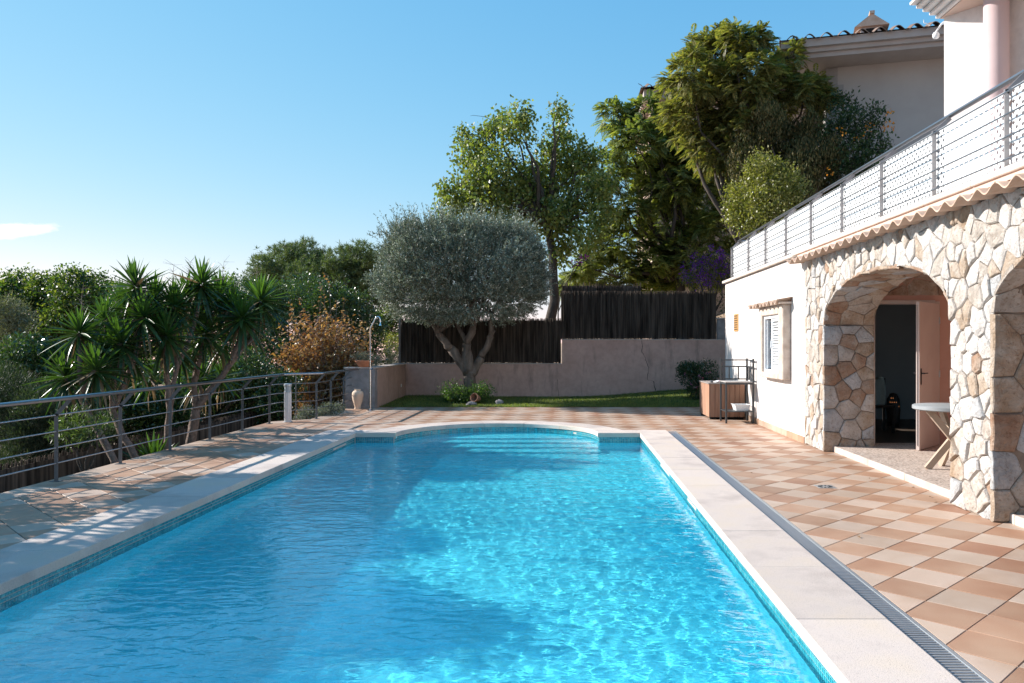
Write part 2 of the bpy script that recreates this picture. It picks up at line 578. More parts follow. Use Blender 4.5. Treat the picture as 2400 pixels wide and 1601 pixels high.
band_run((PX0+.001, 3.4, 0), (0, 1, 0), (1, 0, 0), PY1 - 3.4)
band_run((PX1-.001, 3.0, 0), (0, 1, 0), (-1, 0, 0), PY1 - 3.0)
band_run((PX0+.02, PY1-.001, 0), (1, 0, 0), (0, -1, 0), AX0 - PX0 - .02)
band_run((AX1, PY1-.001, 0), (1, 0, 0), (0, -1, 0), PX1 - AX1)
nc = int(2*a0*(ar-.001) / P_)
for c in range(nc):
    t = -a0 + (c+.5) * P_ / (ar-.001)
    n_ = Vector((-math.sin(t), -math.cos(t), 0)); u_ = Vector((math.cos(t), -math.sin(t), 0))
    q = Vector((ac, acy, 0)) - n_*(ar-.003)
    for r in range(rows):
        if r < 2 and noise.noise(Vector((q.x*1.5, q.y*1.5, r*.35 + 9))) > 0.36: continue
        mi = min(2, max(0, int(1.5 + 1.2*noise.noise(Vector((q.x*4, q.y*4, r*2))) + random.uniform(-.8, .8))))
        p = q - u_*(.0282/2); pieces.append(tile_piece((p.x, p.y, -0.046-(r+1)*P_), u_, (0,0,1), n_, mi=mi))
band = MB()
band.box(PX0-.02, PX0+.0015, 3.4, PY1-.002, -0.046-rows*P_, -0.0455)
band.box(PX1-.0015, PX1+.02, 3.0, PY1-.002, -0.046-rows*P_, -0.0455)
band.box(PX0+.002, AX0, PY1-.0015, PY1+.02, -0.046-rows*P_, -0.0455)
band.box(AX1, PX1-.002, PY1-.0015, PY1+.02, -0.046-rows*P_, -0.0455)
a1 = arc_pts(ar-.0022, 40)
for i in range(39): band.prism([a1[i], a1[i+1], arc_pts(ar+.02, 40)[i+1], arc_pts(ar+.02, 40)[i]], -0.046-rows*P_, -0.0455)
band_o = band.build('waterline_mortar', M_mortar, basin)
piece_field('mosaic_tile', pieces, M_tiles, band_o, 300, 'mosaic_field', visible=lambda p: p[3][1] > 4.7 and (p[3][0] < 1.2 or p[3][1] > 13) and p[3][2] > WZ-.02)

# water: a rippled surface
GS = 0.021
xs = np.arange(PX0-.02, PX1+.02+GS, GS); ysg = np.arange(0.9, AAP+.03, GS)
X, Y = np.meshgrid(xs, ysg)
Z = np.zeros_like(X)
wr = np.random.default_rng(3)
for lam, amp, cnt, spread in ((1.3, .0011, 5, 0.9), (0.62, .0010, 8, 0.8), (0.33, .00085, 14, 0.75), (0.20, .00068, 20, 0.8), (0.13, .00040, 24, 0.9), (0.09, .00018, 20, 1.2)):
    for i in range(cnt):
        th = R(78) + wr.normal() * spread; k = 2*math.pi / (lam * wr.uniform(.8, 1.25))
        Z += amp * wr.uniform(.5, 1.3) * np.sin(k*(X*math.cos(th) + Y*math.sin(th)) + wr.uniform(0, 6.28)) / math.sqrt(cnt/6)
gust = 0.75 + 0.45*np.sin(X*.7+Y*.35+1.0)*np.sin(Y*.55-X*.3+.6)
Z = WZ + Z*gust*0.62
ny, nx = X.shape
V = np.stack([X, Y, Z], -1).reshape(-1, 3)
idx = np.arange(nx*ny).reshape(ny, nx)
F = np.stack([idx[:-1, :-1], idx[:-1, 1:], idx[1:, 1:], idx[1:, :-1]], -1).reshape(-1, 4)
cxm = V[F].mean(1)
keep = (cxm[:, 1] < PY1+.03) | ((cxm[:, 0]-ac)**2 + (cxm[:, 1]-acy)**2 < (ar+.05)**2)
F = F[keep]
# flat continuation behind the camera
base = len(V)
V = np.concatenate([V, np.array([[PX0-.02, PY0, WZ], [PX1+.03, PY0, WZ], [PX1+.03, .88, WZ], [PX0-.02, .88, WZ]])])
me = bpy.data.meshes.new('water')
me.from_pydata(V.tolist(), [], F.tolist() + [(base, base+1, base+2, base+3)])
me.polygons.foreach_set('use_smooth', [True]*len(me.polygons))
m, n, l, b = new_mat("pool_water")
n.remove(b)
gl = n.new('ShaderNodeBsdfGlass'); gl.inputs['IOR'].default_value = 1.333; gl.inputs['Roughness'].default_value = 0.0; gl.inputs['Color'].default_value = (0.95, 0.995, 1.0, 1)
rp = noise_tex(n, l, 7.5, 2, 0.5, stretch=(0.75, 1.3, 1), dist=0.6)
rb = n.new('ShaderNodeBump'); rb.inputs['Strength'].default_value = 0.75; rb.inputs['Distance'].default_value = 0.011
l.new(rp.outputs[0], rb.inputs['Height']); l.new(rb.outputs[0], gl.inputs['Normal'])
l.new(gl.outputs[0], n['Material Output'].inputs['Surface'])
me.materials.append(m)
water = bpy.data.objects.new('water', me); link(water); water['kind'] = 'structure'
water.cycles.is_caustics_caster = True
for o in [basin_floor, side_walls, end_walls] + steps:
    o.cycles.is_caustics_receiver = True
# ================================================================ TERRAIN
def lawn_z(x, y):
    t = min(1, max(0, (y - 20.3) / 3.4)); r = min(1, max(0, (x - 0.2) / 4.0)); r = r*r*(3-2*r)
    l_ = min(1, max(0, (-2.0 - x) / 2.5))
    return 0.005 + t*(0.03 + 0.24*r + 0.04*l_) + 0.012*noise.noise(Vector((x*1.2, y*1.2, 0)))
def terrain_z(x, y):
    inside = (-6.12 < x < 9.5 and y < 23.8)
    if inside: return -2.5
    if y < 23.8 or x < -6.1:
        if x <= -6.1:
            d = -6.1 - x
            z = -1.15 - 0.06*d if d < 3 else -1.33 - 0.16*(d-3) if d < 40 else -7.25 - 0.06*(d-40)
            if y > 24 and x > -14: z += 0.0
            return z + 0.10*noise.noise(Vector((x*.5, y*.5, 0)))
        return 1.0 + .2*(x - 9.5) if y > 5 else 0.5
    b = min(1, max(0, (x + 6.1) / 5.0))
    up = 0.6 + 0.34*max(0, x - 1.5) + 0.05*max(0, y - 24)*max(0, min(1, (x+2)/8))
    if up > 9: up = 9 + (up-9)*.25
    return -1.2*(1-b) + up*b + 0.15*noise.noise(Vector((x*.3, y*.3, 3)))
gx = [-900,-500,-260,-150,-90,-60,-42,-30,-23,-18,-14.5,-12,-10,-8.6,-7.6,-6.8,-6.22,-6.08,-5,-4,-2.5,-1,0,1,2,3,4,5,6,7,8,9.2,9.7,11,13,15,18,22,27,34,45,60,90,150,260,500,900]
gy = [-900,-400,-200,-100,-50,-25,-12,-6,-3,0,3,6,9,12,15,18,21,23.6,23.9,25,26.5,28,30,32,34,37,40,45,52,60,75,100,150,260,500,900]
v = [(x, y, terrain_z(x, y)) for y in gy for x in gx]
nX = len(gx)
f = [(j*nX+i, j*nX+i+1, (j+1)*nX+i+1, (j+1)*nX+i) for j in range(len(gy)-1) for i in range(nX-1)]
M_earth = mottled("dry_earth", (0.17, 0.115, 0.075), (0.36, 0.26, 0.18), 1.4, 0.95, 0.6, 12, 0.03)
g = MB().add(v, f).build('ground', M_earth, None, smooth='all'); g['kind'] = 'structure'

# lawn
lx = np.linspace(-4.72, 6.5, 46); ly = np.linspace(20.27, 23.75, 16)
v = [(x, y, lawn_z(x, y)) for y in ly for x in lx]
f = [(j*46+i, j*46+i+1, (j+1)*46+i+1, (j+1)*46+i) for j in range(15) for i in range(45)]
M_soil = mottled("lawn_soil", (0.035, 0.05, 0.012), (0.075, 0.10, 0.025), 2.2, 0.95, 0.5, 40, 0.01)
lawn = MB().add(v, f).build('lawn', M_soil, None, smooth='all'); lawn['kind'] = 'structure'
N = 42000
px = rng.uniform(-4.68, 5.2, N); py = 20.27 + 3.4*rng.uniform(0, 1, N)**1.25
pz = np.array([lawn_z(a, b_) for a, b_ in zip(px, py)])
th = rng.uniform(0, 6.28, N); h = rng.uniform(.025, .06, N); w = rng.uniform(.006, .011, N)
B = np.stack([px, py, pz - .004], -1); S = np.stack([np.cos(th), np.sin(th), 0*th], -1)*w[:, None]
T = B + np.stack([rng.normal(0, .016, N), rng.normal(0, .016, N), h], -1)
M_grass = foliage("grass_blades", [(0.085, 0.13, 0.03), (0.16, 0.20, 0.05), (0.26, 0.26, 0.09)], 0.6, 0.35)
go = quads('grass', np.stack([B-S, B+S, T], 1), M_grass, None, 'stuff', nv=3)
tag(go, 'short green grass growing between pool deck and boundary wall', 'grass')

# ================================================================ DECK
M_grout = mottled("tile_grout", (0.055, 0.045, 0.04), (0.42, 0.35, 0.30), 1.6, 0.95, 0.4, 120)
def tile_mat(name, ca, cb, cc):
    m, n, l, b = new_mat(name)
    ge = n.new('ShaderNodeNewGeometry'); x = n.new('ShaderNodeTexNoise'); x.inputs['Scale'].default_value = 2.3; x.inputs['Detail'].default_value = 2
    oi = n.new('ShaderNodeObjectInfo'); va = n.new('ShaderNodeVectorMath'); va.operation = 'ADD'
    mu_ = n.new('ShaderNodeMath'); mu_.operation = 'MULTIPLY'; mu_.inputs[1].default_value = 37.0; l.new(oi.outputs['Random'], mu_.inputs[0])
    l.new(ge.outputs['Position'], va.inputs[0]); l.new(mu_.outputs[0], va.inputs[1]); l.new(va.outputs[0], x.inputs['Vector'])
    r = ramp(n, [(0.30, ca), (0.5, cb), (0.70, cc)]); l.new(x.outputs[0], r.inputs[0])
    y = n.new('ShaderNodeTexNoise'); y.inputs['Scale'].default_value = 260; y.inputs['Detail'].default_value = 2; l.new(ge.outputs['Position'], y.inputs['Vector'])
    rr = ramp(n, [(0.3, (0.88,)*3), (0.6, (1.03,)*3)]); l.new(y.outputs[0], rr.inputs[0])
    d = n.new('ShaderNodeTexNoise'); d.inputs['Scale'].default_value = 0.7; d.inputs['Detail'].default_value = 5; l.new(ge.outputs['Position'], d.inputs['Vector'])
    rd = ramp(n, [(0.30, (0.76, 0.74, 0.73)), (0.52, (0.97,)*3), (0.72, (1.05, 1.04, 1.03))]); l.new(d.outputs[0], rd.inputs[0])
    c = mix(n, l, 1.0, mix(n, l, 1.0, r.outputs[0], rr.outputs[0], 'MULTIPLY'), rd.outputs[0], 'MULTIPLY')
    rt = ramp(n, [(0, (0.84, 0.82, 0.80)), (.5, (1, 1, 1)), (1, (1.06, 1.05, 1.04))]); l.new(oi.outputs['Random'], rt.inputs[0])
    c = mix(n, l, 1.0, c, rt.outputs[0], 'MULTIPLY')
    l.new(c, b.inputs['Base Color']); b.inputs['Specular IOR Level'].default_value = 0.4
    ro = ramp(n, [(0.3, (0.42,)*3), (0.7, (0.62,)*3)]); l.new(d.outputs[0], ro.inputs[0]); l.new(ro.outputs[0], b.inputs['Roughness'])
    bump(n, l, b, y.outputs[0], 0.12, 0.002)
    return m
MT = [tile_mat("tile_sand", (0.50, 0.365, 0.28), (0.53, 0.395, 0.31), (0.47, 0.325, 0.235)),
      tile_mat("tile_cream", (0.54, 0.415, 0.33), (0.51, 0.375, 0.285), (0.55, 0.425, 0.34)),
      tile_mat("tile_terracotta", (0.365, 0.195, 0.12), (0.41, 0.235, 0.15), (0.455, 0.285, 0.19)),
      tile_mat("tile_flamed", (0.395, 0.215, 0.135), (0.435, 0.26, 0.17), (0.475, 0.31, 0.215)),
      tile_mat("tile_rust", (0.325, 0.16, 0.098), (0.365, 0.19, 0.118), (0.415, 0.24, 0.155))]
deck = empty('pool_deck', (2.9, 8, 0)); deck['kind'] = 'structure'
DY0 = -2.9; DY1 = 20.25
ZG = -0.0045
mb = MB()
def sheet(pts, z): mb.add([(x, y, z) for x, y in pts], [tuple(range(len(pts)))])
sheet([(OX1-.1, DY0), (4.6, DY0), (4.6, DY1), (OX1-.1, DY1)], ZG)
sheet([(-4.75, PY1+.02), (OX1-.1, PY1+.02), (OX1-.1, PY1+.02), (OX1-.1, DY1), (-4.75, DY1)][:2] + [(OX1-.1, DY1), (-4.75, DY1)], ZG) if False else None
# far field bed with a round bite for the pool end
ap = arc_pts(ar+.15, 30, a0)
far = [(OX1-.1, DY1), (-4.75, DY1), (-4.75, PY1+.2)] + [p for p in reversed(ap) if p[1] > PY1+.2] + [(OX1-.1, PY1+.2)]
sheet(far, ZG)
sheet([(-6.05, DY0), (PX0-.2, DY0), (PX0-.2, PY1+.2), (-6.05, PY1+.2)], ZG)
sheet([(-6.05, PY1+.2), (-4.75, PY1+.2), (-4.75, 16.55), (-6.05, 16.55)], ZG)
sheet([(-6.05, 16.55), (-4.75, 16.55), (-4.75, 19.95), (-5.42, 19.95), (-5.42, 17.05)], ZG)
sheet([(-6.05, DY0), (4.6, DY0), (4.6, DY0+.4), (-6.05, DY0+.4)], ZG-.001)
mb.build('grout_bed', M_grout, deck, fix=False)
TP = 0.36; gap = 0.0085
def tile_prism(poly, mi, joint=gap/2):
    cx_ = sum(p[0] for p in poly)/len(poly); cy_ = sum(p[1] for p in poly)/len(poly)
    dz = random.uniform(-.0009, .0009)
    def ins(k): return [(x + (cx_-x)*k/max(.02, math.hypot(x-cx_, y-cy_)), y + (cy_-y)*k/max(.02, math.hypot(x-cx_, y-cy_))) for x, y in poly]
    a_, b_ = ins(0.0), ins(0.003)
    n = len(poly)
    v = [(x, y, -0.012) for x, y in a_] + [(x, y, dz-.0018) for x, y in a_] + [(x, y, dz) for x, y in b_]
    f = [tuple(range(2*n, 3*n))]
    for i in range(n):
        j = (i+1) % n
        f += [(i, j, n+j, n+i), (n+i, n+j, 2*n+j, 2*n+i)]
    return (v, f, mi, (cx_, cy_, 0), math.sqrt(area(poly)))
regions = [[(2.028, DY0), (4.2, DY0), (4.2, DY1), (2.028, DY1)],
           [(-4.70, 14.3), (2.022, 14.3), (2.022, DY1), (-4.70, DY1)],
           [(-5.702, DY0), (-4.325, DY0), (-4.325, 14.3), (-5.702, 14.3)],
           [(-5.702, 14.305), (-4.705, 14.305), (-4.705, 16.6), (-5.702, 16.6)],
           [(-5.07, 16.605), (-4.705, 16.605), (-4.705, 19.94), (-5.07, 19.94)],
           [(-5.702, 16.605), (-5.075, 16.605), (-5.075, 17.15)]]
def in_outer(x, y, k):
    """inside the coping's outer edge by more than k"""
    if OX0 + k < x < OX1 - k and y < PY1 + .5 - k: return True
    return math.hypot(x-ac, y-acy) < ar + .5 - k and y > acy
s2 = math.sqrt(.5)
pieces = []
u0, v0 = (2.5+5.25)*s2, (5.25-2.5)*s2
drain_hole = (2.91, 8.98, .105)
for i in range(-60, 60):
    for j in range(-60, 60):
        uc, vc = u0 + (i+.5)*TP, v0 + (j+.5)*TP
        xc, yc = (uc-vc)*s2, (uc+vc)*s2
        if not (-6.4 < xc < 4.5 and DY0-.4 < yc < DY1+.4): continue
        hu, hv = TP/2 - gap*.5, TP/2 - gap*.36
        sq = [((uc+a*hu-(vc+b*hv))*s2, (uc+a*hu+vc+b*hv)*s2) for a, b in ((-1,-1),(1,-1),(1,1),(-1,1))]
        for k, reg in enumerate(regions):
            p = clip_convex(sq, reg)
            if len(p) < 3 or area(p) < 0.0008: continue
            if k == 1 and in_outer(xc, yc, .18): continue
            par = (i + j) % 2
            r = random.random()
            mi = (0 if r < .55 else 1) if par == 0 else (2 if r < .5 else 3 if r < .85 else 4)
            if random.random() < .06: mi = random.choice((0, 3))
            if k >= 2: mi = random.choice((3, 3, 2, 2, 4) if par else (0, 3, 3, 0, 3))  # garden-side deck: darker tile mix puts the shade there into the colour
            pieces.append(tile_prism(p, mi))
# straight border rows on the railing side
y = DY0
while y < 16.55:
    y2 = min(y+.36, 16.55)
    pieces.append(tile_prism([(-6.05, y+.004), (-5.711, y+.004), (-5.711, y2-.004), (-6.05, y2-.004)], random.choice((0, 1, 0, 3)))); y = y2
y = 17.08
while y < 19.9:
    y2 = min(y+.36, 19.94)
    pieces.append(tile_prism([(-5.42, y+.004), (-5.079, y+.004), (-5.079, y2-.004), (-5.42, y2-.004)], random.choice((0, 1, 0, 3)))); y = y2
pieces.append(tile_prism([(-6.05, 16.56), (-5.711, 16.56), (-5.40, 16.84), (-5.42, 17.05)], 0))
pieces.append(tile_prism([(-5.40, 16.86), (-5.079, 17.15), (-5.09, 17.07), (-5.41, 17.07)][:3] + [(-5.41, 17.07)], 1))
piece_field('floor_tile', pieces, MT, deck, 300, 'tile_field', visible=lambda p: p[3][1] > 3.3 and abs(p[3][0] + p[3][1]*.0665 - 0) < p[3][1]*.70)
# retaining edge below the deck on the garden side
M_conc = mottled("retaining_concrete", (0.16, 0.14, 0.12), (0.28, 0.25, 0.22), 2, 0.95, 0.4, 40)
mb = MB()
mb.prism([(-6.05, DY0), (-5.85, DY0), (-5.85, 16.5), (-6.05, 16.55)], -2.6, -0.006)
mb.prism([(-6.05, 16.551), (-5.85, 16.501), (-5.22, 16.95), (-5.42, 17.05)], -2.6, -0.006)
mb.prism([(-5.42, 17.051), (-5.22, 16.951), (-5.22, 19.9), (-5.42, 19.9)], -2.6, -0.006)
mb.build('retaining_edge', M_conc, deck)

# slot drain along the pool
M_alu = plain("galvanised_steel", (0.50, 0.51, 0.52), 0.42, 0.75)
M_dark = plain("dark_gap", (0.012, 0.012, 0.013), 0.9)
dr = empty('slot_drain', (1.93, 8, 0), 'long grey metal slot drain running beside the pale pool coping', 'drain')
mb = MB()
for x0, x1 in ((1.846, 1.874), (1.992, 2.021)): mb.bbox(x0, x1, 0.5, 14.68, -.05, .004, .0025)
mb.build('channel_edge', M_alu, dr)
MB().add([(1.85, .5, -.03), (2.02, .5, -.03), (2.02, 14.68, -.03), (1.85, 14.68, -.03)], [(0,1,2,3)]).build('channel_bed', M_dark, dr)
pcs = []
y = 1.2
bar_m = MB(); bar_m.bbox(-.0585, .0585, -.0085, .0085, -.012, 0, .002)
while y < 14.66:
    v = [(a+1.933, b_+y, c+.0015) for a, b_, c in bar_m.v]
    pcs.append((v, bar_m.f, 0, (1.933, y, 0), .02)); y += .0335
piece_field('grate_bar', pcs, [M_alu], dr, 300, 'grate_bars', visible=lambda p: p[3][1] > 3.5)
# square floor drain
sd = empty('floor_drain', (2.91, 8.98, 0), 'small square steel drain cover with a ring of slots set in the tiles', 'drain cover')
mb = MB()
mb.add([(2.91, 8.865, .003), (3.025, 8.98, .003), (2.91, 9.095, .003), (2.795, 8.98, .003)][:0], [])
c0_ = Vector((2.91, 8.98, 0))
q = [(2.91+a*.10, 8.98+b_*.10) for a, b_ in ((-1,-1),(1,-1),(1,1),(-1,1))]
mb.prism(q, -.01, .0035)
mb.build('cover_plate', M_alu, sd)
for k in range(10):
    t = 2*math.pi*k/10
    a_ = Vector((math.cos(t), math.sin(t), 0)); b_ = Vector((-math.sin(t), math.cos(t), 0))
    p = [c0_ + a_*r + b_*w_ for r, w_ in ((.042, -.006), (.078, -.014), (.078, .014), (.042, .006))]
    MB().add([(x.x, x.y, .0055) for x in p] + [(x.x, x.y, .003) for x in p], [(0,1,2,3),(0,4,5,1),(1,5,6,2),(2,6,7,3),(3,7,4,0)]).build('slot', M_dark, sd)

# ================================================================ BOUNDARY WALL AND BRUSHWOOD
def stained_plaster(name, ca, cb, stain, amt=0.6):
    m, n, l, b = new_mat(name)
    x = noise_tex(n, l, 0.9, 6, 0.62)
    r = ramp(n, [(0.3, ca), (0.7, cb)]); l.new(x.outputs[0], r.inputs[0])
    y = noise_tex(n, l, 1.1, 6, 0.65, stretch=(3.2, 3.2, 0.55))
    rs = ramp(n, [(0.56, (0, 0, 0)), (0.74, (amt,)*3)]); l.new(y.outputs[0], rs.inputs[0])
    c = mix(n, l, rs.outputs[0], r.outputs[0], stain)
    z = noise_tex(n, l, 7, 5, 0.6)
    rz = ramp(n, [(0.35, (0.9,)*3), (0.6, (1.03,)*3)]); l.new(z.outputs[0], rz.inputs[0])
    c = mix(n, l, 1.0, c, rz.outputs[0], 'MULTIPLY')
    l.new(c, b.inputs['Base Color']); b.inputs['Roughness'].default_value = 0.93; b.inputs['Specular IOR Level'].default_value = 0.2
    w_ = noise_tex(n, l, 55, 5, 0.7); bump(n, l, b, w_.outputs[0], 0.3, 0.006)
    return m
M_bwall = stained_plaster("boundary_plaster", (0.47, 0.295, 0.24), (0.58, 0.385, 0.32), (0.13, 0.10, 0.092), 0.65)
M_cap = mottled("wall_cap", (0.42, 0.34, 0.29), (0.60, 0.50, 0.44), 4, 0.9, 0.3, 60)
M_crack = plain("crack_shadow", (0.05, 0.04, 0.036), 0.95)
bw = empty('boundary_wall', (0, 23.8, 0), 'stained pink plaster boundary wall stepping up behind the lawn', 'wall')
mb = MB(); mb.box(-4.72, -0.10, 23.7, 23.95, -.4, 1.0); mb.box(-.10, 4.62, 23.702, 23.95, -.4, 1.71); mb.box(4.62, 9.0, 23.71, 23.95, -.4, 1.9); mb.build('wall', M_bwall, bw)
mb = MB(); mb.bbox(-4.70, -0.104, 23.685, 23.96, 1.0, 1.022, .004); mb.bbox(-.112, 4.62, 23.686, 23.961, 1.71, 1.732, .004); mb.build('wall_cap', M_cap, bw)
def crack(pts, w0):
    v, f = [], []
    for i, (x, z) in enumerate(pts):
        w_ = w0*random.uniform(.5, 1.2)
        v += [(x-w_, 23.6985, z), (x+w_, 23.6985, z), (x+w_, 23.7015, z), (x-w_, 23.7015, z)]
        if i:
            a_, b_ = (i-1)*4, i*4
            f += [(a_, a_+1, b_+1, b_), (a_+1, a_+2, b_+2, b_+1), (a_+3, a_, b_, b_+3)]
    MB().add(v, f).build('crack', M_crack, bw)
def wob(p0, p1, n, a_): return [(p0[0]+(p1[0]-p0[0])*i/n + random.uniform(-a_, a_), p0[1]+(p1[1]-p0[1])*i/n) for i in range(n+1)]
crack(wob((2.25, 1.70), (2.28, 1.35), 8, .02) + wob((2.30, 1.30), (2.45, .95), 8, .02) + wob((2.46, .9), (2.42, .55), 7, .02), .008)
crack(wob((2.42, .54), (2.60, .50), 3, .01) + wob((2.62, .48), (2.66, .22), 6, .015), .011)
crack(wob((-.24, .55), (-.20, .05), 8, .012), .005)
# left return wall with flat stone cap
lw = empty('side_wall', (-4.85, 21.8, 0), 'low pink plaster wall with rough flat cap beside the shower', 'wall')
M_lwall = stained_plaster("return_plaster", (0.42, 0.27, 0.21), (0.52, 0.36, 0.29), (0.15, 0.12, 0.105), 0.7)
M_render = mottled("rough_render", (0.20, 0.18, 0.175), (0.32, 0.29, 0.28), 6, 0.95, 0.9, 45, .02)
mb = MB(); mb.box(-4.98, -4.72, 20.16, 23.94, -.5, .985); mb.build('wall', M_lwall, lw)
mb = MB(); mb.box(-5.46, -4.725, 19.90, 20.155, -.5, .98); mb.build('end_wall', M_render, lw)
for k in range(9):
    y0 = 19.88 + k*.455
    MB().bbox(-5.02 if k else -5.50, -4.69, y0+.004, y0+.45, .985, 1.02 + random.uniform(-.004, .006), .008).build('cap_stone', M_cap, lw)
MB().bbox(-4.722, -4.705, 23.0, 23.09, .36, .45, .006).build('socket_box', plain("white_plastic", (0.72, 0.70, 0.67), .5), lw)

M_brush = mottled("brushwood", (0.022, 0.018, 0.016), (0.20, 0.155, 0.125), 2.2, 0.95, 0, stretch=(5, 5, .35), island=0.6, spec=0.1)
def brushwood(name, label, p0, p1, z0, z1, pitch=0.0105, ragged=.03, depth=.035, posts=True, group=None):
    """bundled heather stems held by wires"""
    root = empty(name, ((p0[0]+p1[0])/2, (p0[1]+p1[1])/2, z0), label, 'fence', group)
    d = Vector((p1[0]-p0[0], p1[1]-p0[1], 0)); Ln = d.length; d.normalize(); nr = Vector((d.y, -d.x, 0))
    n_ = int(Ln/pitch); v, f = [], []
    for i in range(n_):
        s = (i+random.uniform(-.6, .6))*pitch; off = random.uniform(0, depth); w_ = random.uniform(.0035, .0095)
        zt = z1 + random.uniform(-ragged, ragged*.4) - (random.random() < .04)*random.uniform(0, .12); lean = random.uniform(-.03, .03)
        b_ = Vector((p0[0], p0[1], z0)) + d*s + nr*off; t = b_ + d*lean; t.z = zt
        k = len(v)
        for q in (b_, t): v += [tuple(q - d*w_), tuple(q + d*w_), tuple(q - nr*w_*-1.2)]
        f += [(k, k+1, k+4, k+3), (k+1, k+2, k+5, k+4), (k+2, k, k+3, k+5), (k+3, k+4, k+5)]
    MB().add(v, f).build('stems', M_brush, root, kind='stuff', fix=False)
    bp = MB(); a_ = Vector((p0[0], p0[1], z0)) - nr*.012; 
    bp.bar(a_ + Vector((0, 0, (z1-z0)*.49)), a_ + d*Ln + Vector((0, 0, (z1-z0)*.49)), .012, (z1-z0)*.93)
    bp.build('backing_mat', M_brush, root)
    for zz in np.linspace(z0+.15, z1-.2, 3):
        q = a_ + nr*(depth+.02); q.z = zz
        MB().bar(q, q + d*Ln, .004, .004).build('wire', M_brush, root)
    return root
brushwood('brushwood_fence', 'dark brushwood fence on the low wall behind the olive tree', (-4.88, 23.86), (-.13, 23.86), 1.02, 2.36)
brushwood('brushwood_fence', 'tall dark brushwood fence on the higher plaster wall', (-.13, 23.86), (4.48, 23.86), 1.73, 3.17)
brushwood('brushwood_fence', 'ragged grey brushwood strip showing above the tall fence', (-.1, 24.35), (2.3, 24.35), 2.2, 3.42, pitch=.016, ragged=.14)
brushwood('brushwood_fence', 'low brown brushwood fence below the deck railing in the garden', (-7.55, 22.5), (-7.55, 5.0), -1.5, -0.02, ragged=.04)
pp_ = empty('fence_post', (4.62, 23.8, 1.7), 'weathered pale post at the end of the tall brushwood fence', 'post')
MB().bbox(4.50, 4.72, 23.70, 23.92, 1.725, 2.33, .01).build('shaft', M_render, pp_); MB().bbox(4.47, 4.75, 23.67, 23.95, 2.335, 2.37, .006).build('top_cap', M_cap, pp_)
wp = empty('fence_post', (-4.9, 23.84, 1.0), 'grey wooden post at the free end of the brushwood fence', 'post')
MB().bbox(-4.95, -4.885, 23.80, 23.87, 1.02, 2.42, .006).build('shaft', mottled("grey_wood", (0.13, 0.11, 0.10), (0.24, 0.21, 0.19), 6, .9, .4, 30, stretch=(1, 1, .1)), wp)
# ================================================================ VILLA
M_white = stained_plaster("white_plaster", (0.645, 0.59, 0.555), (0.72, 0.665, 0.63), (0.50, 0.44, 0.40), 0.35)
M_peach = mottled("peach_plaster", (0.60, 0.43, 0.35), (0.66, 0.49, 0.40), 1.3, 0.92, 0.22, 70, .004, spec=.2)
M_pink = mottled("pink_plaster", (0.50, 0.28, 0.22), (0.57, 0.33, 0.26), 1.6, 0.92, 0.25, 60, .004, spec=.2)
M_lilac = mottled("lilac_plaster", (0.53, 0.40, 0.40), (0.58, 0.45, 0.45), 1.6, 0.92, 0.3, 40, .006, spec=.2)
M_clay = mottled("pale_clay", (0.50, 0.34, 0.25), (0.62, 0.46, 0.36), 5, 0.9, 0.35, 60, .004, obj=.22)
M_capst = mottled("terrace_cap", (0.52, 0.44, 0.38), (0.68, 0.60, 0.53), 5, 0.9, 0.6, 40, .008)
M_mortar2 = mottled("stone_joint", (0.13, 0.10, 0.08), (0.26, 0.205, 0.16), 7, .95, .5, 60)
def stone_mat(name, ca, cb, cc):
    m, n, l, b = new_mat(name)
    ge = n.new('ShaderNodeNewGeometry'); oi = n.new('ShaderNodeObjectInfo'); va = n.new('ShaderNodeVectorMath'); va.operation = 'ADD'
    mu_ = n.new('ShaderNodeMath'); mu_.operation = 'MULTIPLY'; mu_.inputs[1].default_value = 53.0; l.new(oi.outputs['Random'], mu_.inputs[0])
    l.new(ge.outputs['Position'], va.inputs[0]); l.new(mu_.outputs[0], va.inputs[1])
    x = n.new('ShaderNodeTexNoise'); x.inputs['Scale'].default_value = 4.2; x.inputs['Detail'].default_value = 6; x.inputs['Roughness'].default_value = .62; l.new(va.outputs[0], x.inputs['Vector'])
    r = ramp(n, [(0.33, ca), (0.5, cb), (0.66, cc)]); l.new(x.outputs[0], r.inputs[0])
    y = n.new('ShaderNodeTexNoise'); y.inputs['Scale'].default_value = 34; y.inputs['Detail'].default_value = 6; y.inputs['Roughness'].default_value = .7; y.inputs['Distortion'].default_value = .6; l.new(va.outputs[0], y.inputs['Vector'])
    rr = ramp(n, [(0.30, (0.55, 0.47, 0.41)), (0.47, (1.0,)*3), (0.7, (1.08,)*3)]); l.new(y.outputs[0], rr.inputs[0])
    c = mix(n, l, 1.0, r.outputs[0], rr.outputs[0], 'MULTIPLY')
    l.new(c, b.inputs['Base Color']); b.inputs['Roughness'].default_value = .93; b.inputs['Specular IOR Level'].default_value = .2
    z = n.new('ShaderNodeTexNoise'); z.inputs['Scale'].default_value = 11; z.inputs['Detail'].default_value = 8; z.inputs['Roughness'].default_value = .68; z.inputs['Distortion'].default_value = .8; l.new(va.outputs[0], z.inputs['Vector'])
    bump(n, l, b, z.outputs[0], .95, .05)
    return m
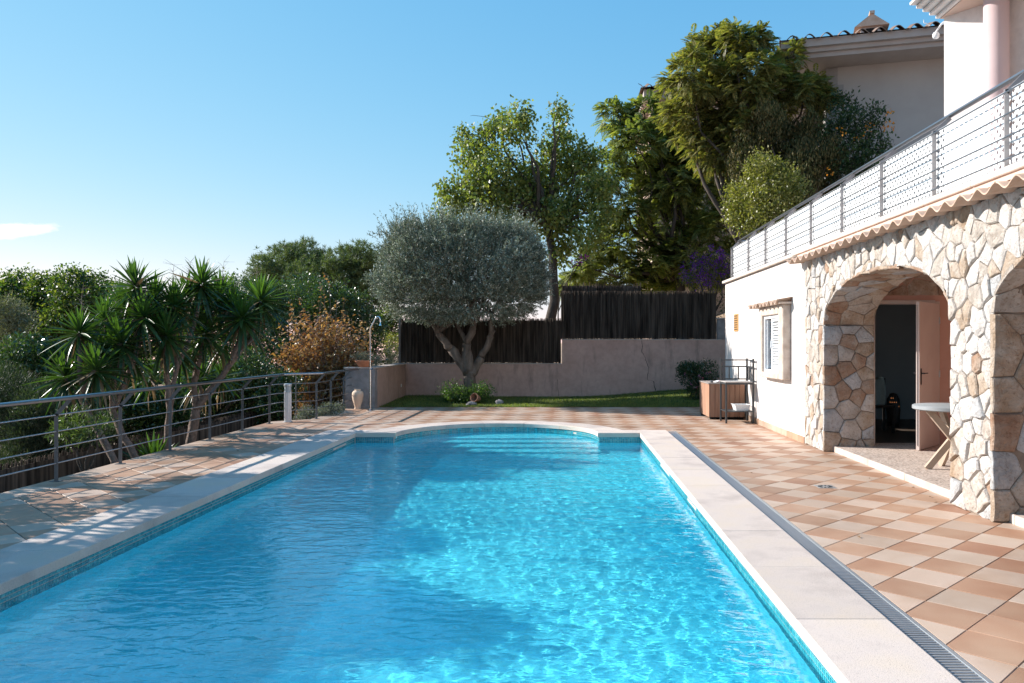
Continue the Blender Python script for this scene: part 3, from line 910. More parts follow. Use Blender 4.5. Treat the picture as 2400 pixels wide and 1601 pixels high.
MS = [stone_mat("limestone_cream", (0.36, 0.30, 0.25), (0.49, 0.435, 0.385), (0.57, 0.52, 0.48)),
      stone_mat("limestone_pale", (0.45, 0.41, 0.375), (0.56, 0.52, 0.485), (0.62, 0.58, 0.55)),
      stone_mat("limestone_gold", (0.36, 0.255, 0.175), (0.44, 0.35, 0.275), (0.51, 0.445, 0.385)),
      stone_mat("limestone_rust", (0.29, 0.165, 0.105), (0.37, 0.255, 0.185), (0.44, 0.355, 0.29)),
      stone_mat("limestone_grey", (0.35, 0.34, 0.335), (0.46, 0.45, 0.445), (0.53, 0.515, 0.50))]

def voronoi(seeds, bounds):
    """cells of 2-D seeds clipped to bounds (x0,x1,y0,y1)"""
    S = np.array(seeds); x0, x1, y0, y1 = bounds
    cells = []
    for i in range(len(S)):
        poly = [(x0, y0), (x1, y0), (x1, y1), (x0, y1)]
        d = S - S[i]; dist = (d**2).sum(1); order = np.argsort(dist)[1:26]
        for j in order:
            mx_, my_ = (S[i] + S[j]) / 2
            poly = clip_half(poly, d[j][0], d[j][1], d[j][0]*mx_ + d[j][1]*my_)
            if len(poly) < 3: break
        cells.append(poly)
    return cells

def stone_from_cell(poly, to3, joint=.008, proud=.035, rough=.012, mi=0, seedz=0.0):
    """irregular hewn block; to3(u, v, depth) -> world"""
    cx_ = sum(p[0] for p in poly)/len(poly); cy_ = sum(p[1] for p in poly)/len(poly)
    # drop tiny edges, then break the long ones
    pts = []
    n = len(poly)
    for i in range(n):
        a, b = poly[i], poly[(i+1) % n]
        L = math.hypot(b[0]-a[0], b[1]-a[1])
        if L < .02: continue
        k = max(1, int(L/.085))
        for q in range(k):
            t = q/k
            x, y = a[0]+(b[0]-a[0])*t, a[1]+(b[1]-a[1])*t
            if q:
                w = rough
                x += w*noise.noise(Vector((x*9, y*9, 1+seedz))); y += w*noise.noise(Vector((x*9, y*9, 7+seedz)))
            pts.append((x, y))
    if len(pts) < 3: return None
    def ins(k, pts):
        o = []
        for x, y in pts:
            r = max(.03, math.hypot(x-cx_, y-cy_)); o.append((x+(cx_-x)*min(.6, k/r), y+(cy_-y)*min(.6, k/r)))
        return o
    n = len(pts)
    h = proud * random.uniform(.55, 1.6); tx, ty = random.uniform(-.07, .07), random.uniform(-.07, .07)
    def hz(x, y, base): return base + tx*(x-cx_) + ty*(y-cy_) + .014*noise.noise(Vector((x*6, y*6, seedz+3)))
    rings = [(ins(joint*.5, pts), lambda x, y: -.03), (ins(joint*.6, pts), lambda x, y: hz(x, y, h*.42)), (ins(joint*.6+.012, pts), lambda x, y: hz(x, y, h*.85)), (ins(.07, pts), lambda x, y: hz(x, y, h*1.06))]
    v, f = [], []
    for rr_, fn in rings:
        for x, y in rr_: v.append(to3(x, y, fn(x, y)))
    for a in range(3):
        for i in range(n):
            j = (i+1) % n; f.append((a*n+i, a*n+j, (a+1)*n+j, (a+1)*n+i))
    v.append(to3(cx_, cy_, hz(cx_, cy_, h*1.12))); c = len(v)-1
    for i in range(n): f.append((3*n+i, 3*n+(i+1) % n, c))
    return (v, f, mi, to3(cx_, cy_, 0), math.sqrt(area(pts)))

VX = 3.86                                        # face of the masonry core
A1 = (8.0, 11.9); A2 = (3.3, 7.2)                # arch openings
SPR, RISE = 1.88, 0.64
def arch_z(y, A):
    c, h = (A[0]+A[1])/2, (A[1]-A[0])/2
    t = min(1, abs(y-c)/h)
    return SPR + RISE * (1 - t**2.3)**(1/2.0)
villa = empty('villa', (5.5, 11, 0), 'pale villa with stone arches, roof terrace and lilac column beside the pool', 'house')
# masonry core of the arcade
WX1 = 4.58; YS0, YS1 = 2.5, 12.85; ZT = 2.93
mb = MB()
for y0, y1 in ((A1[1], YS1), (A2[1], A1[0]), (YS0, A2[0])): mb.box(VX, WX1, y0, y1, -.1, ZT)
for A in (A1, A2):
    t = np.linspace(0, math.pi, 33); c, h = (A[0]+A[1])/2, (A[1]-A[0])/2
    yl = c - h*np.cos(t)
    for ya, yb in zip(yl, yl[1:]):
        za, zb = arch_z(ya, A), arch_z(yb, A)
        mb.add([(VX, ya, za), (VX, yb, zb), (VX, yb, ZT), (VX, ya, ZT), (WX1, ya, za), (WX1, yb, zb), (WX1, yb, ZT), (WX1, ya, ZT)],
               [(0, 1, 2, 3), (7, 6, 5, 4), (0, 4, 5, 1), (3, 2, 6, 7)])
arcade = mb.build('arcade', M_mortar2, villa)

def in_stone(y, z):
    for A in (A1, A2):
        if A[0] < y < A[1] and z < arch_z(y, A): return False
    return True
def push_out(q):
    y, z = q
    for A in (A1, A2):
        if A[0] < y < A[1] and z < arch_z(y, A):
            c, h = (A[0]+A[1])/2, (A[1]-A[0])/2
            if z < SPR + .08: return (A[0] if y < c else A[1], z)
            k = 1.0
            for _ in range(60):
                k += .02; yy2, zz2 = c + (y-c)*k, SPR + (z-SPR)*k
                if not (A[0] < yy2 < A[1]) or zz2 >= arch_z(yy2, A): return (min(max(yy2, A[0]), A[1]), zz2)
    return q
def pick(cool=.2):
    r = random.random()
    return 1 if r < .42 else 0 if r < .78 else 2 if r < .91 else 3 if r < .94 else 4
seeds, solid = [], []
def add_pair(y, z, ny_, nz_, d):                  # mirrored seeds put a clean cell border on the opening's edge
    seeds.append((y + ny_*d, z + nz_*d)); solid.append(True)
    seeds.append((y - ny_*d, z - nz_*d)); solid.append(False)
for A in (A1, A2):
    c, h = (A[0]+A[1])/2, (A[1]-A[0])/2
    # jamb quoins
    for y_, s in ((A[0], -1), (A[1], 1)):
        z = .16
        while z < SPR - .1:
            add_pair(y_, z, s, 0, random.uniform(.10, .16)); z += random.uniform(.20, .34)
    # voussoirs
    pts = [(c - h*math.cos(t), arch_z(c - h*math.cos(t), A)) for t in np.linspace(.0, math.pi, 200)]
    acc, nxt = 0, .10
    for (ya, za), (yb, zb) in zip(pts, pts[1:]):
        L = math.hypot(yb-ya, zb-za); acc += L
        if acc > nxt:
            nn = Vector((-(zb-za), yb-ya)).normalized()
            if nn.y < 0: nn = -nn
            if abs(nn.y) < .15: nn = Vector((1 if ya > c else -1, 0.05)).normalized()
            add_pair(yb, zb, nn.x, nn.y, random.uniform(.17, .21)); nxt = acc + random.uniform(.13, .25)
def fill(y0, y1, z0, z1, dmin, tries):
    for _ in range(tries):
        y, z = random.uniform(y0, y1), random.uniform(z0, z1)
        if not in_stone(y, z): continue
        # stones in the piers are taller than wide
        ok = True
        for (sy, sz) in seeds:
            if ((y-sy)/dmin)**2 + ((z-sz)/(dmin*1.25))**2 < 1: ok = False; break
        if ok: seeds.append((y, z)); solid.append(True)
fill(YS0, YS1, 0.0, ZT, .23, 120); fill(YS0, YS1, 0.0, ZT, .148, 3200); fill(YS0, YS1, 0.0, ZT, .09, 600)
cells = voronoi(seeds, (YS0, YS1-.005, 0.0, ZT-.005))
pieces = []
for s_, cel, ok in zip(seeds, cells, solid):
    if not ok or len(cel) < 3 or area(cel) < .004: continue
    cel = [push_out(q) for q in cel]
    p = stone_from_cell(cel, lambda u, v, d: (VX - d, u, v), joint=.009, mi=pick(), rough=.026, proud=.026)
    if p: pieces.append(p)
def wall_field(x0, x1, yface, zfun, quoin, dmin, sign=-1, z0=0.0, tone=0):
    """pier sides: large squared quoins at the front, polygonal stones behind"""
    sd = []
    if quoin:
        z = z0 + .15
        while z < zfun - .05:
            sd.append((x0 + random.uniform(.09, .13), z)); z += random.uniform(.28, .42)
    for _ in range(1500):
        x, z = random.uniform(x0 + (.27 if quoin else 0), x1), random.uniform(z0, zfun)
        if all(((x-a)/dmin)**2 + ((z-b_)/(dmin*.9))**2 > 1 for a, b_ in sd): sd.append((x, z))
    for cel in voronoi(sd, (x0, x1, z0, zfun)):
        if len(cel) < 3 or area(cel) < .003: continue
        r = random.random(); mi = 2 if r < .42 else 3 if r < .62 else 0 if r < .85 else 4
        p = stone_from_cell(cel, lambda u, v, d: (u, yface + sign*d, v), joint=.008, proud=.022, rough=.008, mi=mi, seedz=yface)
        if p: pieces.append(p)
wall_field(VX-.035, WX1, A1[1], SPR-.01, True, .20)
wall_field(VX-.035, WX1, A2[1], SPR-.01, True, .235)
# soffit stones of the two arches (long flat pieces following the curve)
for A in (A1, A2):
    c, h = (A[0]+A[1])/2, (A[1]-A[0])/2
    tt = np.linspace(0, math.pi, 300); py_ = c - h*np.cos(tt); pz_ = np.array([arch_z(q, A) for q in py_])
    sl = np.concatenate([[0], np.cumsum(np.hypot(np.diff(py_), np.diff(pz_)))]); Ltot = sl[-1]
    def so(u, v, d, py_=py_, pz_=pz_, sl=sl, c=c):
        y = float(np.interp(v, sl, py_)); z = float(np.interp(v, sl, pz_))
        e = .01; y2, z2 = float(np.interp(v+e, sl, py_)), float(np.interp(v+e, sl, pz_)); y1_, z1_ = float(np.interp(v-e, sl, py_)), float(np.interp(v-e, sl, pz_))
        t_ = Vector((y2-y1_, z2-z1_)); t_ = t_.normalized() if t_.length > 0 else Vector((1, 0))
        nn = Vector((t_.y, -t_.x))
        return (u, y + nn.x*d, z + nn.y*d)
    sd = []
    for _ in range(1500):
        u, v = random.uniform(VX, WX1), random.uniform(.03, Ltot-.03)
        if all(((u-a)/.30)**2 + ((v-b_)/.14)**2 > 1 for a, b_ in sd): sd.append((u, v))
    for cel in voronoi(sd, (VX-.03, WX1, 0.0, Ltot)):
        if len(cel) < 3 or area(cel) < .003: continue
        p = stone_from_cell(cel, so, joint=.007, proud=.016, rough=.008, mi=random.choice((0, 2, 2, 4, 3)), seedz=2.2)
        if p: pieces.append(p)
# stones over the porch door
for cel in voronoi([(random.uniform(4.6, 6.6), random.uniform(2.33, 2.92)) for _ in range(26)], (4.585, 6.6, 2.33, 2.92)):
    if len(cel) > 2 and area(cel) > .004:
        p = stone_from_cell(cel, lambda u, v, d: (u, 12.12 - d, v), joint=.008, proud=.02, mi=random.choice((2, 3, 3, 0)), seedz=5)
        if p: pieces.append(p)
piece_field('stone', pieces, MS, arcade, 300, 'stone_field', visible=lambda p: p[3][1] > 6.5, smooth=30)

# plaster wing with the window
WO = (13.95, 15.12, 1.08, 2.12)
mb = MB()
x0, x1 = 3.845, 4.10
mb.box(x0, x1, YS1-.02, WO[0], -.1, 3.03); mb.box(x0, x1, WO[1], 19.27, -.1, 3.03)
mb.box(x0, x1, WO[0], WO[1], -.1, WO[2]); mb.box(x0, x1, WO[0], WO[1], WO[3], 3.03)
mb.box(x1, 9.3, 19.02, 19.265, -.1, 3.03)
mb.build('wing_wall', M_white, villa)
# terrace slab, band and cap
mb = MB(); mb.box(3.90, 9.3, 2.5, 19.2, 2.935, 3.045); mb.build('terrace_slab', M_white, villa)
mb = MB(); mb.box(3.765, 3.899, 2.5, 13.02, 2.985, 3.045); mb.build('fascia_band', M_peach, villa)
y = 2.5
while y < 19.3:
    y2 = min(19.32, y+.98)
    MB().bbox(3.735 if y < 12.8 else 3.775, 4.15, y+.003, y2-.003, 3.047, 3.105 + random.uniform(0, .003), .008).build('cap_stone', M_capst, villa); y = y2
# curved clay tiles under the band
def s_tile(y, pitch, xo, xi, z, drop, amp, th=.013, n=12):
    v, f = [], []
    prof = []
    for i in range(n+1):
        t = i/n; yy_ = y + pitch*t*1.04
        prof.append((yy_, amp*math.cos(2*math.pi*t*1.04)))
    for x, dz in ((xo, -drop), (xi, 0)):
        for s in (0, -th):
            for yy_, zz in prof: v.append((x, yy_, z + dz + zz + s))
    m_ = n+1
    for i in range(n):
        f += [(i, i+1, m_+i+1, m_+i), (2*m_+i, 2*m_+i+1, 3*m_+i+1, 3*m_+i), (i, i+1, 2*m_+i+1, 2*m_+i), (m_+i, m_+i+1, 3*m_+i+1, 3*m_+i)]
    f += [(0, m_, 3*m_, 2*m_), (n, m_+n, 3*m_+n, 2*m_+n)]
    return v, f
y = 2.52
while y < 12.95:
    v, f = s_tile(y, .302, 3.615 + random.uniform(-.006, .006), 3.90, 2.955, .025, .035)
    MB().add(v, f).build('eaves_tile', M_clay, villa, smooth=50); y += .302
MB().box(3.70, 3.87, 2.5, 13.0, 2.968, 2.984).build('tile_bedding', M_peach, villa)
# window: stone surround, hood tiles, white shutters
M_tosca = mottled("window_stone", (0.42, 0.33, 0.27), (0.60, 0.51, 0.44), 7, .95, .7, 50, .01)
win = MB()
win.bbox(3.70, 3.846, 13.66, 13.95, .98, 2.28, .012); win.bbox(3.70, 3.846, 15.12, 15.34, .98, 2.28, .012)
win.bbox(3.70, 3.846, 13.952, 15.118, 2.12, 2.279, .012); win.bbox(3.69, 3.846, 13.951, 15.119, .979, 1.08, .012)
win_o = win.build('window_surround', M_tosca, villa)
y = 13.56
while y < 15.6:
    v, f = s_tile(y, .272, 3.575 + random.uniform(-.01, .01), 3.85, 2.37, .05, .034)
    MB().add(v, f).build('hood_tile', M_clay, win_o, smooth=50); y += .272
MB().prism([(3.62, 13.58), (3.85, 13.58), (3.85, 15.72), (3.62, 15.72)], 2.281, 2.315).build('hood_mortar', M_tosca, win_o)
M_alw = plain("white_aluminium", (0.78, 0.79, 0.80), .35)
fr = MB()
fy0, fy1, fz0, fz1 = WO
for a in ((fy0, fy0+.06, fz0, fz1), (fy1-.06, fy1, fz0, fz1)): fr.bbox(3.745, 3.80, *a, .004)
for a in ((fy0+.061, fy1-.061, fz1-.06, fz1), (fy0+.061, fy1-.061, fz0, fz0+.05)): fr.bbox(3.745, 3.80, *a, .004)
frame = fr.build('window_frame', M_alw, villa)
ym = 14.66
sh = MB(); zz0, zz1 = fz0+.055, fz1-.065
for a in ((fy0+.064, fy0+.115), (ym-.055, ym)): sh.bbox(3.765, 3.80, a[0], a[1], zz0, zz1, .003)
sh.bbox(3.765, 3.80, fy0+.116, ym-.056, zz0, zz0+.05, .003); sh.bbox(3.765, 3.80, fy0+.116, ym-.056, zz1-.05, zz1, .003)
sh_o = sh.build('shutter', M_alw, villa)
z = zz0 + .075
while z < zz1 - .06:
    MB().bar((3.785, fy0+.116, z), (3.785, ym-.056, z), .05, .007, up=(-.75, 0, 1)).build('louvre', M_alw, sh_o); z += .047
MB().bbox(3.742, 3.765, ym-.034, ym-.018, 1.52, 1.66, .003).build('shutter_handle', M_alw, sh_o)
# the second leaf stands open inwards
a_ = Vector((3.80, fy1-.07, 0)); d_ = Vector((.93, -.36, 0)).normalized()
lf = MB()
lf.bar(a_ + d_*.02 + Vector((0, 0, zz0)), a_ + d_*.02 + Vector((0, 0, zz1)), .05, .035); lf.bar(a_ + d_*.5 + Vector((0, 0, zz0)), a_ + d_*.5 + Vector((0, 0, zz1)), .05, .035)
lf.bar(a_ + d_*.02 + Vector((0, 0, zz0+.03)), a_ + d_*.5 + Vector((0, 0, zz0+.03)), .035, .05); lf.bar(a_ + d_*.02 + Vector((0, 0, zz1-.03)), a_ + d_*.5 + Vector((0, 0, zz1-.03)), .035, .05)
sh2 = lf.build('shutter', M_alw, villa)
z = zz0 + .08
while z < zz1 - .06:
    MB().bar(a_ + d_*.04 + Vector((0, 0, z)), a_ + d_*.48 + Vector((0, 0, z)), .05, .007, up=(-.3, -.6, 1)).build('louvre', M_alw, sh2); z += .06
# vent grille
M_brass = plain("ochre_grille", (0.50, 0.27, 0.09), .55, .1)
vg = MB(); vg.bbox(3.828, 3.846, 17.80, 18.22, 1.88, 2.27, .004)
vg_o = vg.build('vent_grille', M_brass, villa)
for i in range(5):
    for j in range(7):
        yc, zc = 17.87 + i*.07 + (j % 2)*.02, 1.925 + j*.05
        MB().box(3.8255, 3.829, yc-.021, yc+.021, zc-.014, zc+.014).build('vent_slot', M_dark, vg_o)
# tile skirting
y = YS1 + .02
while y < 19.25:
    y2 = min(y+.335, 19.26)
    MB().bbox(3.828, 3.846, y+.003, y2-.003, -.01, .105, .003).build('skirting_tile', MT[random.choice((0, 3, 3, 2))], villa); y = y2

# porch: raised speckled floor, end wall with the open door, ceiling and back wall
def granite():
    m, n, l, b = new_mat("speckled_granite")
    x = noise_tex(n, l, 42, 3, .65); r = ramp(n, [(0.36, (0.20, 0.145, 0.115)), (0.46, (0.50, 0.39, 0.32)), (0.62, (0.66, 0.55, 0.48))]); l.new(x.outputs[0], r.inputs[0])
    y_ = noise_tex(n, l, 3, 4); rr = ramp(n, [(0.3, (.88,)*3), (.7, (1.05,)*3)]); l.new(y_.outputs[0], rr.inputs[0])
    l.new(mix(n, l, 1.0, r.outputs[0], rr.outputs[0], 'MULTIPLY'), b.inputs['Base Color']); b.inputs['Roughness'].default_value = .6
    bump(n, l, b, x.outputs[0], .15, .002)
    return m
M_gran = granite()
MB().box(4.006, 7.3, 2.5, 12.3, -.05, .08).build('porch_floor', M_gran, villa)
y = 2.5
while y < 12.1:
    y2 = min(12.12, y + 1.15)
    MB().bbox(3.975, 4.005, y+.002, y2-.002, -.02, .083, .006).build('step_edge', M_cap, villa); y = y2
mb = MB()
DX0, DX1, DZ = 4.64, 5.62, 2.24
mb.box(4.45, DX0, 12.12, 12.32, 0, 2.935); mb.box(DX1, 7.3, 12.12, 12.32, 0, 2.935); mb.box(DX0, DX1, 12.12, 12.32, DZ, 2.935)
mb.box(7.3, 7.5, 2.5, 12.3, 0, 2.935)
mb.build('porch_wall', M_pink, villa)
mb = MB(); mb.bbox(DX0-.03, DX0+.035, 12.10, 12.30, .08, DZ, .004); mb.bbox(DX1-.035, DX1+.03, 12.10, 12.30, .08, DZ, .004); mb.bbox(DX0+.036, DX1-.036, 12.10, 12.30, DZ-.04, DZ+.02, .004)
mb.build('door_frame', mottled("door_frame_paint", (0.55, 0.45, 0.40), (0.60, 0.50, 0.45), 3, .5, 0), villa)
hp = Vector((5.60, 12.07, 0)); dd = Vector((5.01-5.60, 11.40-12.07, 0)).normalized()
door = MB().bar(hp + Vector((0, 0, 1.145)), hp + dd*.90 + Vector((0, 0, 1.145)), .045, 2.11).build('door', mottled("door_paint", (0.62, 0.50, 0.45), (0.66, 0.55, 0.50), 3, .45, 0), villa, label='pale door standing open')
pn = Vector((-dd.y, dd.x, 0)); 
if pn.dot(Vector((.7, -.7, 0))) < 0: pn = -pn
MBh = MB(); q = hp + dd*.835
for s in (1, -1):
    o_ = q + pn*s*.028
    MBh.bar(o_ + Vector((0, 0, 1.02)), o_ + Vector((0, 0, 1.25)), .035, .008, up=pn)
    MBh.tube([o_ + Vector((0, 0, 1.18)), o_ + pn*s*.045 + Vector((0, 0, 1.18)), o_ + pn*s*.05 - dd*.12 + Vector((0, 0, 1.18))], .009, 8)
MBh.build('door_handle', plain("dark_handle", (0.05, 0.05, 0.055), .35, .8), door)
MB().bar(hp + dd*.9015 + Vector((0, 0, .15)), hp + dd*.9015 + Vector((0, 0, 2.15)), .02, .004).build('edge_strip', M_alu, door)
for zh in (.35, 1.15, 1.95):
    MB().tube([hp + pn*.03 + Vector((0, 0, zh-.05)), hp + pn*.03 + Vector((0, 0, zh+.05))], .011, 8).build('hinge', M_alu, door)
# the room behind
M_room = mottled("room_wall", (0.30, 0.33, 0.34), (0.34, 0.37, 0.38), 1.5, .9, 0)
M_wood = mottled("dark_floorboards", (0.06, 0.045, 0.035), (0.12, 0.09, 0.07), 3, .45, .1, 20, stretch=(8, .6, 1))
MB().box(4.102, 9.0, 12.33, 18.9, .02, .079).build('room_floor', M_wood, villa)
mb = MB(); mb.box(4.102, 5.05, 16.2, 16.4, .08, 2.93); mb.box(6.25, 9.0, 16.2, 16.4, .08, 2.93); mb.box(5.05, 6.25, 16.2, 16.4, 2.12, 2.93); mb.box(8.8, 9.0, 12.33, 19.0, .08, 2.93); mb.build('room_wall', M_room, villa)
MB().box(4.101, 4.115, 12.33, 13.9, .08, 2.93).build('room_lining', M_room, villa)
# upper storey: angled wall, column, stepped cornice
d1 = Vector((.6, -.8, 0)); P0 = Vector((5.17, 10.95, 0)); P1 = P0 + d1*5.0; P2 = P0 + Vector((.62, .785, 0))*5.5
mb = MB()
nrm_ = Vector((-.6, -.8, 0))
mb.prism([(P0.x, P0.y), (P1.x, P1.y), (9.3, 10.5), (P2.x, P2.y)], 3.046, 6.30); mb.build('upper_wall', M_white, villa)
MB().lathe([(.152, 0), (.150, 1.5), (.149, 3.2)], (5.48, 10.2, 3.04), 40).build('column', M_lilac, villa, smooth='all', label='lilac round column')
mb = MB(); mb.box(5.14, 10.0, 2.5, 11.0, 6.055, 6.30); mb.build('soffit', M_peach, villa)
for i in range(5):
    MB().bbox(4.72 + .09*i, 5.135, 2.5, 11.0 + .002*i, 6.06 + .045*(4-i), 6.1 + .045*(4-i), .004).build('cornice_strip', M_white, villa)
MB().box(4.80, 10.0, 2.5, 11.01, 6.301, 6.42).build('roof_slab', M_clay, villa)
# floodlight at the corner under the eaves
fl = empty('floodlight', (5.12, 11.02, 5.85), 'small white floodlight under the upper cornice corner', 'light')
MB().lathe([(.0, .05), (.03, .046), (.044, .02), (.045, -.01), (.035, -.034), (0, -.038)], (5.10, 11.04, 5.84), 16).build('housing', M_alw, fl, smooth='all')
MB().tube([(5.10, 11.04, 5.89), (5.16, 11.0, 5.99), (5.2, 10.98, 6.02)], .012, 8).build('bracket', M_alw, fl)
MB().tube([(5.02, 11.04, 5.98), (4.98, 11.06, 6.02), (4.94, 11.05, 6.02), (4.93, 11.04, 6.06)], .006, 6).build('cable', M_alw, fl)

# ---------------------------------------------------------------- terrace railing with lattice
M_steel = plain("stainless_steel", (0.30, 0.31, 0.33), .30, .95)
M_postg = plain("grey_post_paint", (0.13, 0.14, 0.15), .42, .4)
M_latt = plain("white_lattice", (0.80, 0.80, 0.79), .55)
M_tpost = plain("terrace_post_steel", (0.36, 0.33, 0.325), .45, .35)
tr = empty('terrace_railing', (3.87, 11, 3.1), 'steel terrace railing backed by white lattice panels above the arches', 'railing')
posts = [2.85, 4.22, 5.62, 7.02, 8.40, 9.80, 11.20, 12.62, 14.05, 15.48, 16.92, 18.62]
for y in posts:
    p = MB(); p.bbox(3.84, 3.885, y-.006, y+.006, 3.1, 3.83, .001); p.bbox(3.825, 3.90, y-.04, y+.04, 3.105, 3.113, .001)
    po = p.build('post', M_tpost, tr)
    MB().bar((3.862, y, 3.80), (4.03, y, 3.965), .012, .045, up=(-1, 0, 1)).build('bracket', M_tpost, po)
MB().tube([(4.035, 2.5, 3.99), (4.035, 18.68, 3.99)], .024, 14).build('handrail', M_steel, tr, smooth=60)
MB().tube([(4.035, 18.66, 3.99), (9.2, 18.66, 3.99)], .024, 14).build('handrail', M_steel, tr, smooth=60)
for z in (3.205, 3.40, 3.595, 3.79):
    MB().tube([(3.835, 2.5, z), (3.835, 18.64, z)], .0085, 8).build('rail', M_steel, tr, smooth=60)
    MB().tube([(3.86, 18.66, z), (9.2, 18.66, z)], .0085, 8).build('rail', M_steel, tr, smooth=60)
def lattice(y0, y1, z0=3.155, z1=3.825, pitch=.094, w=.034):
    m_ = MB(); H_ = z1-z0; L_ = y1-y0
    for s, xo in ((1, 3.900), (-1, 3.9022)):
        k = -H_
        while k < L_:
            a, b_ = (k, 0.0), (k+H_, H_)
            t0_ = max(0, -k/H_); t1_ = min(1, (L_-k)/H_)
            if t1_ - t0_ > .02:
                p0_, p1_ = (a[0]+H_*t0_, H_*t0_), (a[0]+H_*t1_, H_*t1_)
                if s < 0: p0_, p1_ = (L_-p0_[0], p0_[1]), (L_-p1_[0], p1_[1])
                m_.bar((xo, y0+p0_[0], z0+p0_[1]), (xo, y0+p1_[0], z0+p1_[1]), .002, w, up=(0, -s*.7, .7))
            k += pitch*1.0
    m_.box(3.897, 3.910, y0, y1, z0-.012, z0); m_.box(3.897, 3.910, y0, y1, z1, z1+.012)
    return m_.build('lattice_panel', M_latt, tr)
for a, b_ in zip(posts, posts[1:]): lattice(a+.012, b_-.012)
# ================================================================ THINGS ON THE DECK
# ---- deck railing
dr_ = empty('deck_railing', (-5.92, 9, 0), 'stainless steel deck railing with four thin rails on the garden side', 'railing')
HR = [(-5.75, -2.6, .975), (-5.75, 16.35, .975), (-5.14, 17.0, .975), (-5.14, 19.92, .975)]
MB().tube(HR[:2], .0245, 14).build('handrail', M_steel, dr_, smooth=60)
MB().tube(HR[1:3], .0245, 14).build('handrail', M_steel, dr_, smooth=60)
MB().tube(HR[2:], .0245, 14).build('handrail', M_steel, dr_, smooth=60)
for z in (.21, .39, .58, .77):
    MB().tube([(-5.925, -2.6, z), (-5.925, 16.5, z), (-5.305, 17.06, z), (-5.305, 19.92, z)], .0085, 8).build('rail', M_steel, dr_, smooth=60)
def rail_post(x, y, top=.79):
    p = MB(); p.bbox(x-.022, x+.022, y-.005, y+.005, 0, top, .001); p.bbox(x-.055, x+.055, y-.04, y+.04, -.001, .007, .002)
    po = p.build('post', M_postg, dr_)
    MB().bar((x, y, top-.02), (x+.165, y, .955), .010, .044, up=(-1, 0, 1)).build('bracket', M_postg, po)
k = 0
while 16.06 - 1.345*k > -2.5: rail_post(-5.925, 16.06 - 1.345*k); k += 1
for y in (17.10, 18.15, 19.20): rail_post(-5.305, y)
MB().tube([(-5.63, 16.76, 0), (-5.63, 16.76, .955)], .011, 8).build('corner_post', M_postg, dr_, smooth=60)

# ---- bollard lamp
bl = empty('bollard_lamp', (-5.68, 16.42, 0), 'fluted silver bollard lamp standing at the bend of the deck railing', 'lamp')
prof = MB(); n_ = 48; v, f = [], []
for z in (.012, .60):
    for i in range(n_):
        t = 2*math.pi*i/n_; r = .066 + (.006 if (i // 2) % 2 else 0); v.append((-5.68+r*math.cos(t), 16.42+r*math.sin(t), z))
f = [(i, (i+1) % n_, n_+(i+1) % n_, n_+i) for i in range(n_)] + [tuple(range(n_, 2*n_))]
prof.add(v, f).build('shaft', plain("bollard_alu", (0.62, 0.64, 0.67), .4, .4), bl)
MB().lathe([(.09, 0), (.09, .012), (.066, .014)], (-5.68, 16.42, 0), 24).build('foot', M_alu, bl)
MB().lathe([(0, .60), (.078, .60), (.078, .618), (.066, .62)], (-5.68, 16.42, 0), 24).build('collar', M_alu, bl)
MB().lathe([(.066, .62), (.066, .735)], (-5.68, 16.42, 0), 24).build('diffuser', plain("frosted_glass", (0.40, 0.44, 0.46), .25), bl, smooth='all')
MB().lathe([(.066, .735), (.080, .737), (.080, .775), (.06, .788), (0, .792)], (-5.68, 16.42, 0), 24).build('lamp_cap', M_alu, bl, smooth=40)

# ---- shower
so_ = empty('pool_shower', (-4.67, 19.2, 0), 'slim chrome pool shower with bent arm beside the low wall', 'shower')
M_chrome = plain("chrome", (0.70, 0.71, 0.72), .12, 1.0)
MB().lathe([(0, 0), (.085, 0), (.085, .012), (.05, .022), (.026, .03)], (-4.67, 19.2, 0), 24).build('base_plate', M_chrome, so_, smooth=40)
pth = [(-4.67, 19.2, .02), (-4.67, 19.2, 1.05), (-4.67, 19.2, 1.96)]
MB().tube(pth[:2], .024, 14).build('lower_pipe', M_chrome, so_, smooth=60)
MB().tube([pth[1], pth[2], (-4.655, 19.19, 1.99), (-4.56, 19.17, 2.16), (-4.52, 19.16, 2.225), (-4.47, 19.15, 2.25), (-4.435, 19.14, 2.235), (-4.42, 19.14, 2.19), (-4.415, 19.14, 2.12)], .018, 12).build('arm_pipe', M_chrome, so_, smooth=60)
MB().lathe([(.012, .09), (.016, .05), (.034, .015), (.036, 0), (0, 0)], (-4.413, 19.14, 2.035), 16).build('shower_head', M_chrome, so_, smooth=40)
MB().tube([(-4.65, 19.17, 1.0), (-4.60, 19.14, 1.0)], .02, 10).build('tap', plain("tap_blue", (0.06, 0.10, 0.16), .3, .4), so_)

# ---- jar
jar = empty('clay_jar', (-5.10, 19.70, 0), 'tall cream clay jar standing at the end of the railing', 'jar')
M_jar = mottled("cream_clay", (0.62, 0.44, 0.32), (0.70, 0.53, 0.40), 4, .85, .2, 40)
MB().lathe([(0, .0), (.075, .0), (.082, .012), (.072, .03), (.085, .09), (.125, .24), (.140, .34), (.132, .40), (.105, .44), (.07, .455), (.066, .47), (.078, .482), (.074, .49), (.055, .485), (.05, .44)], (-5.10, 19.70, 0), 28).build('body', M_jar, jar, smooth='all')
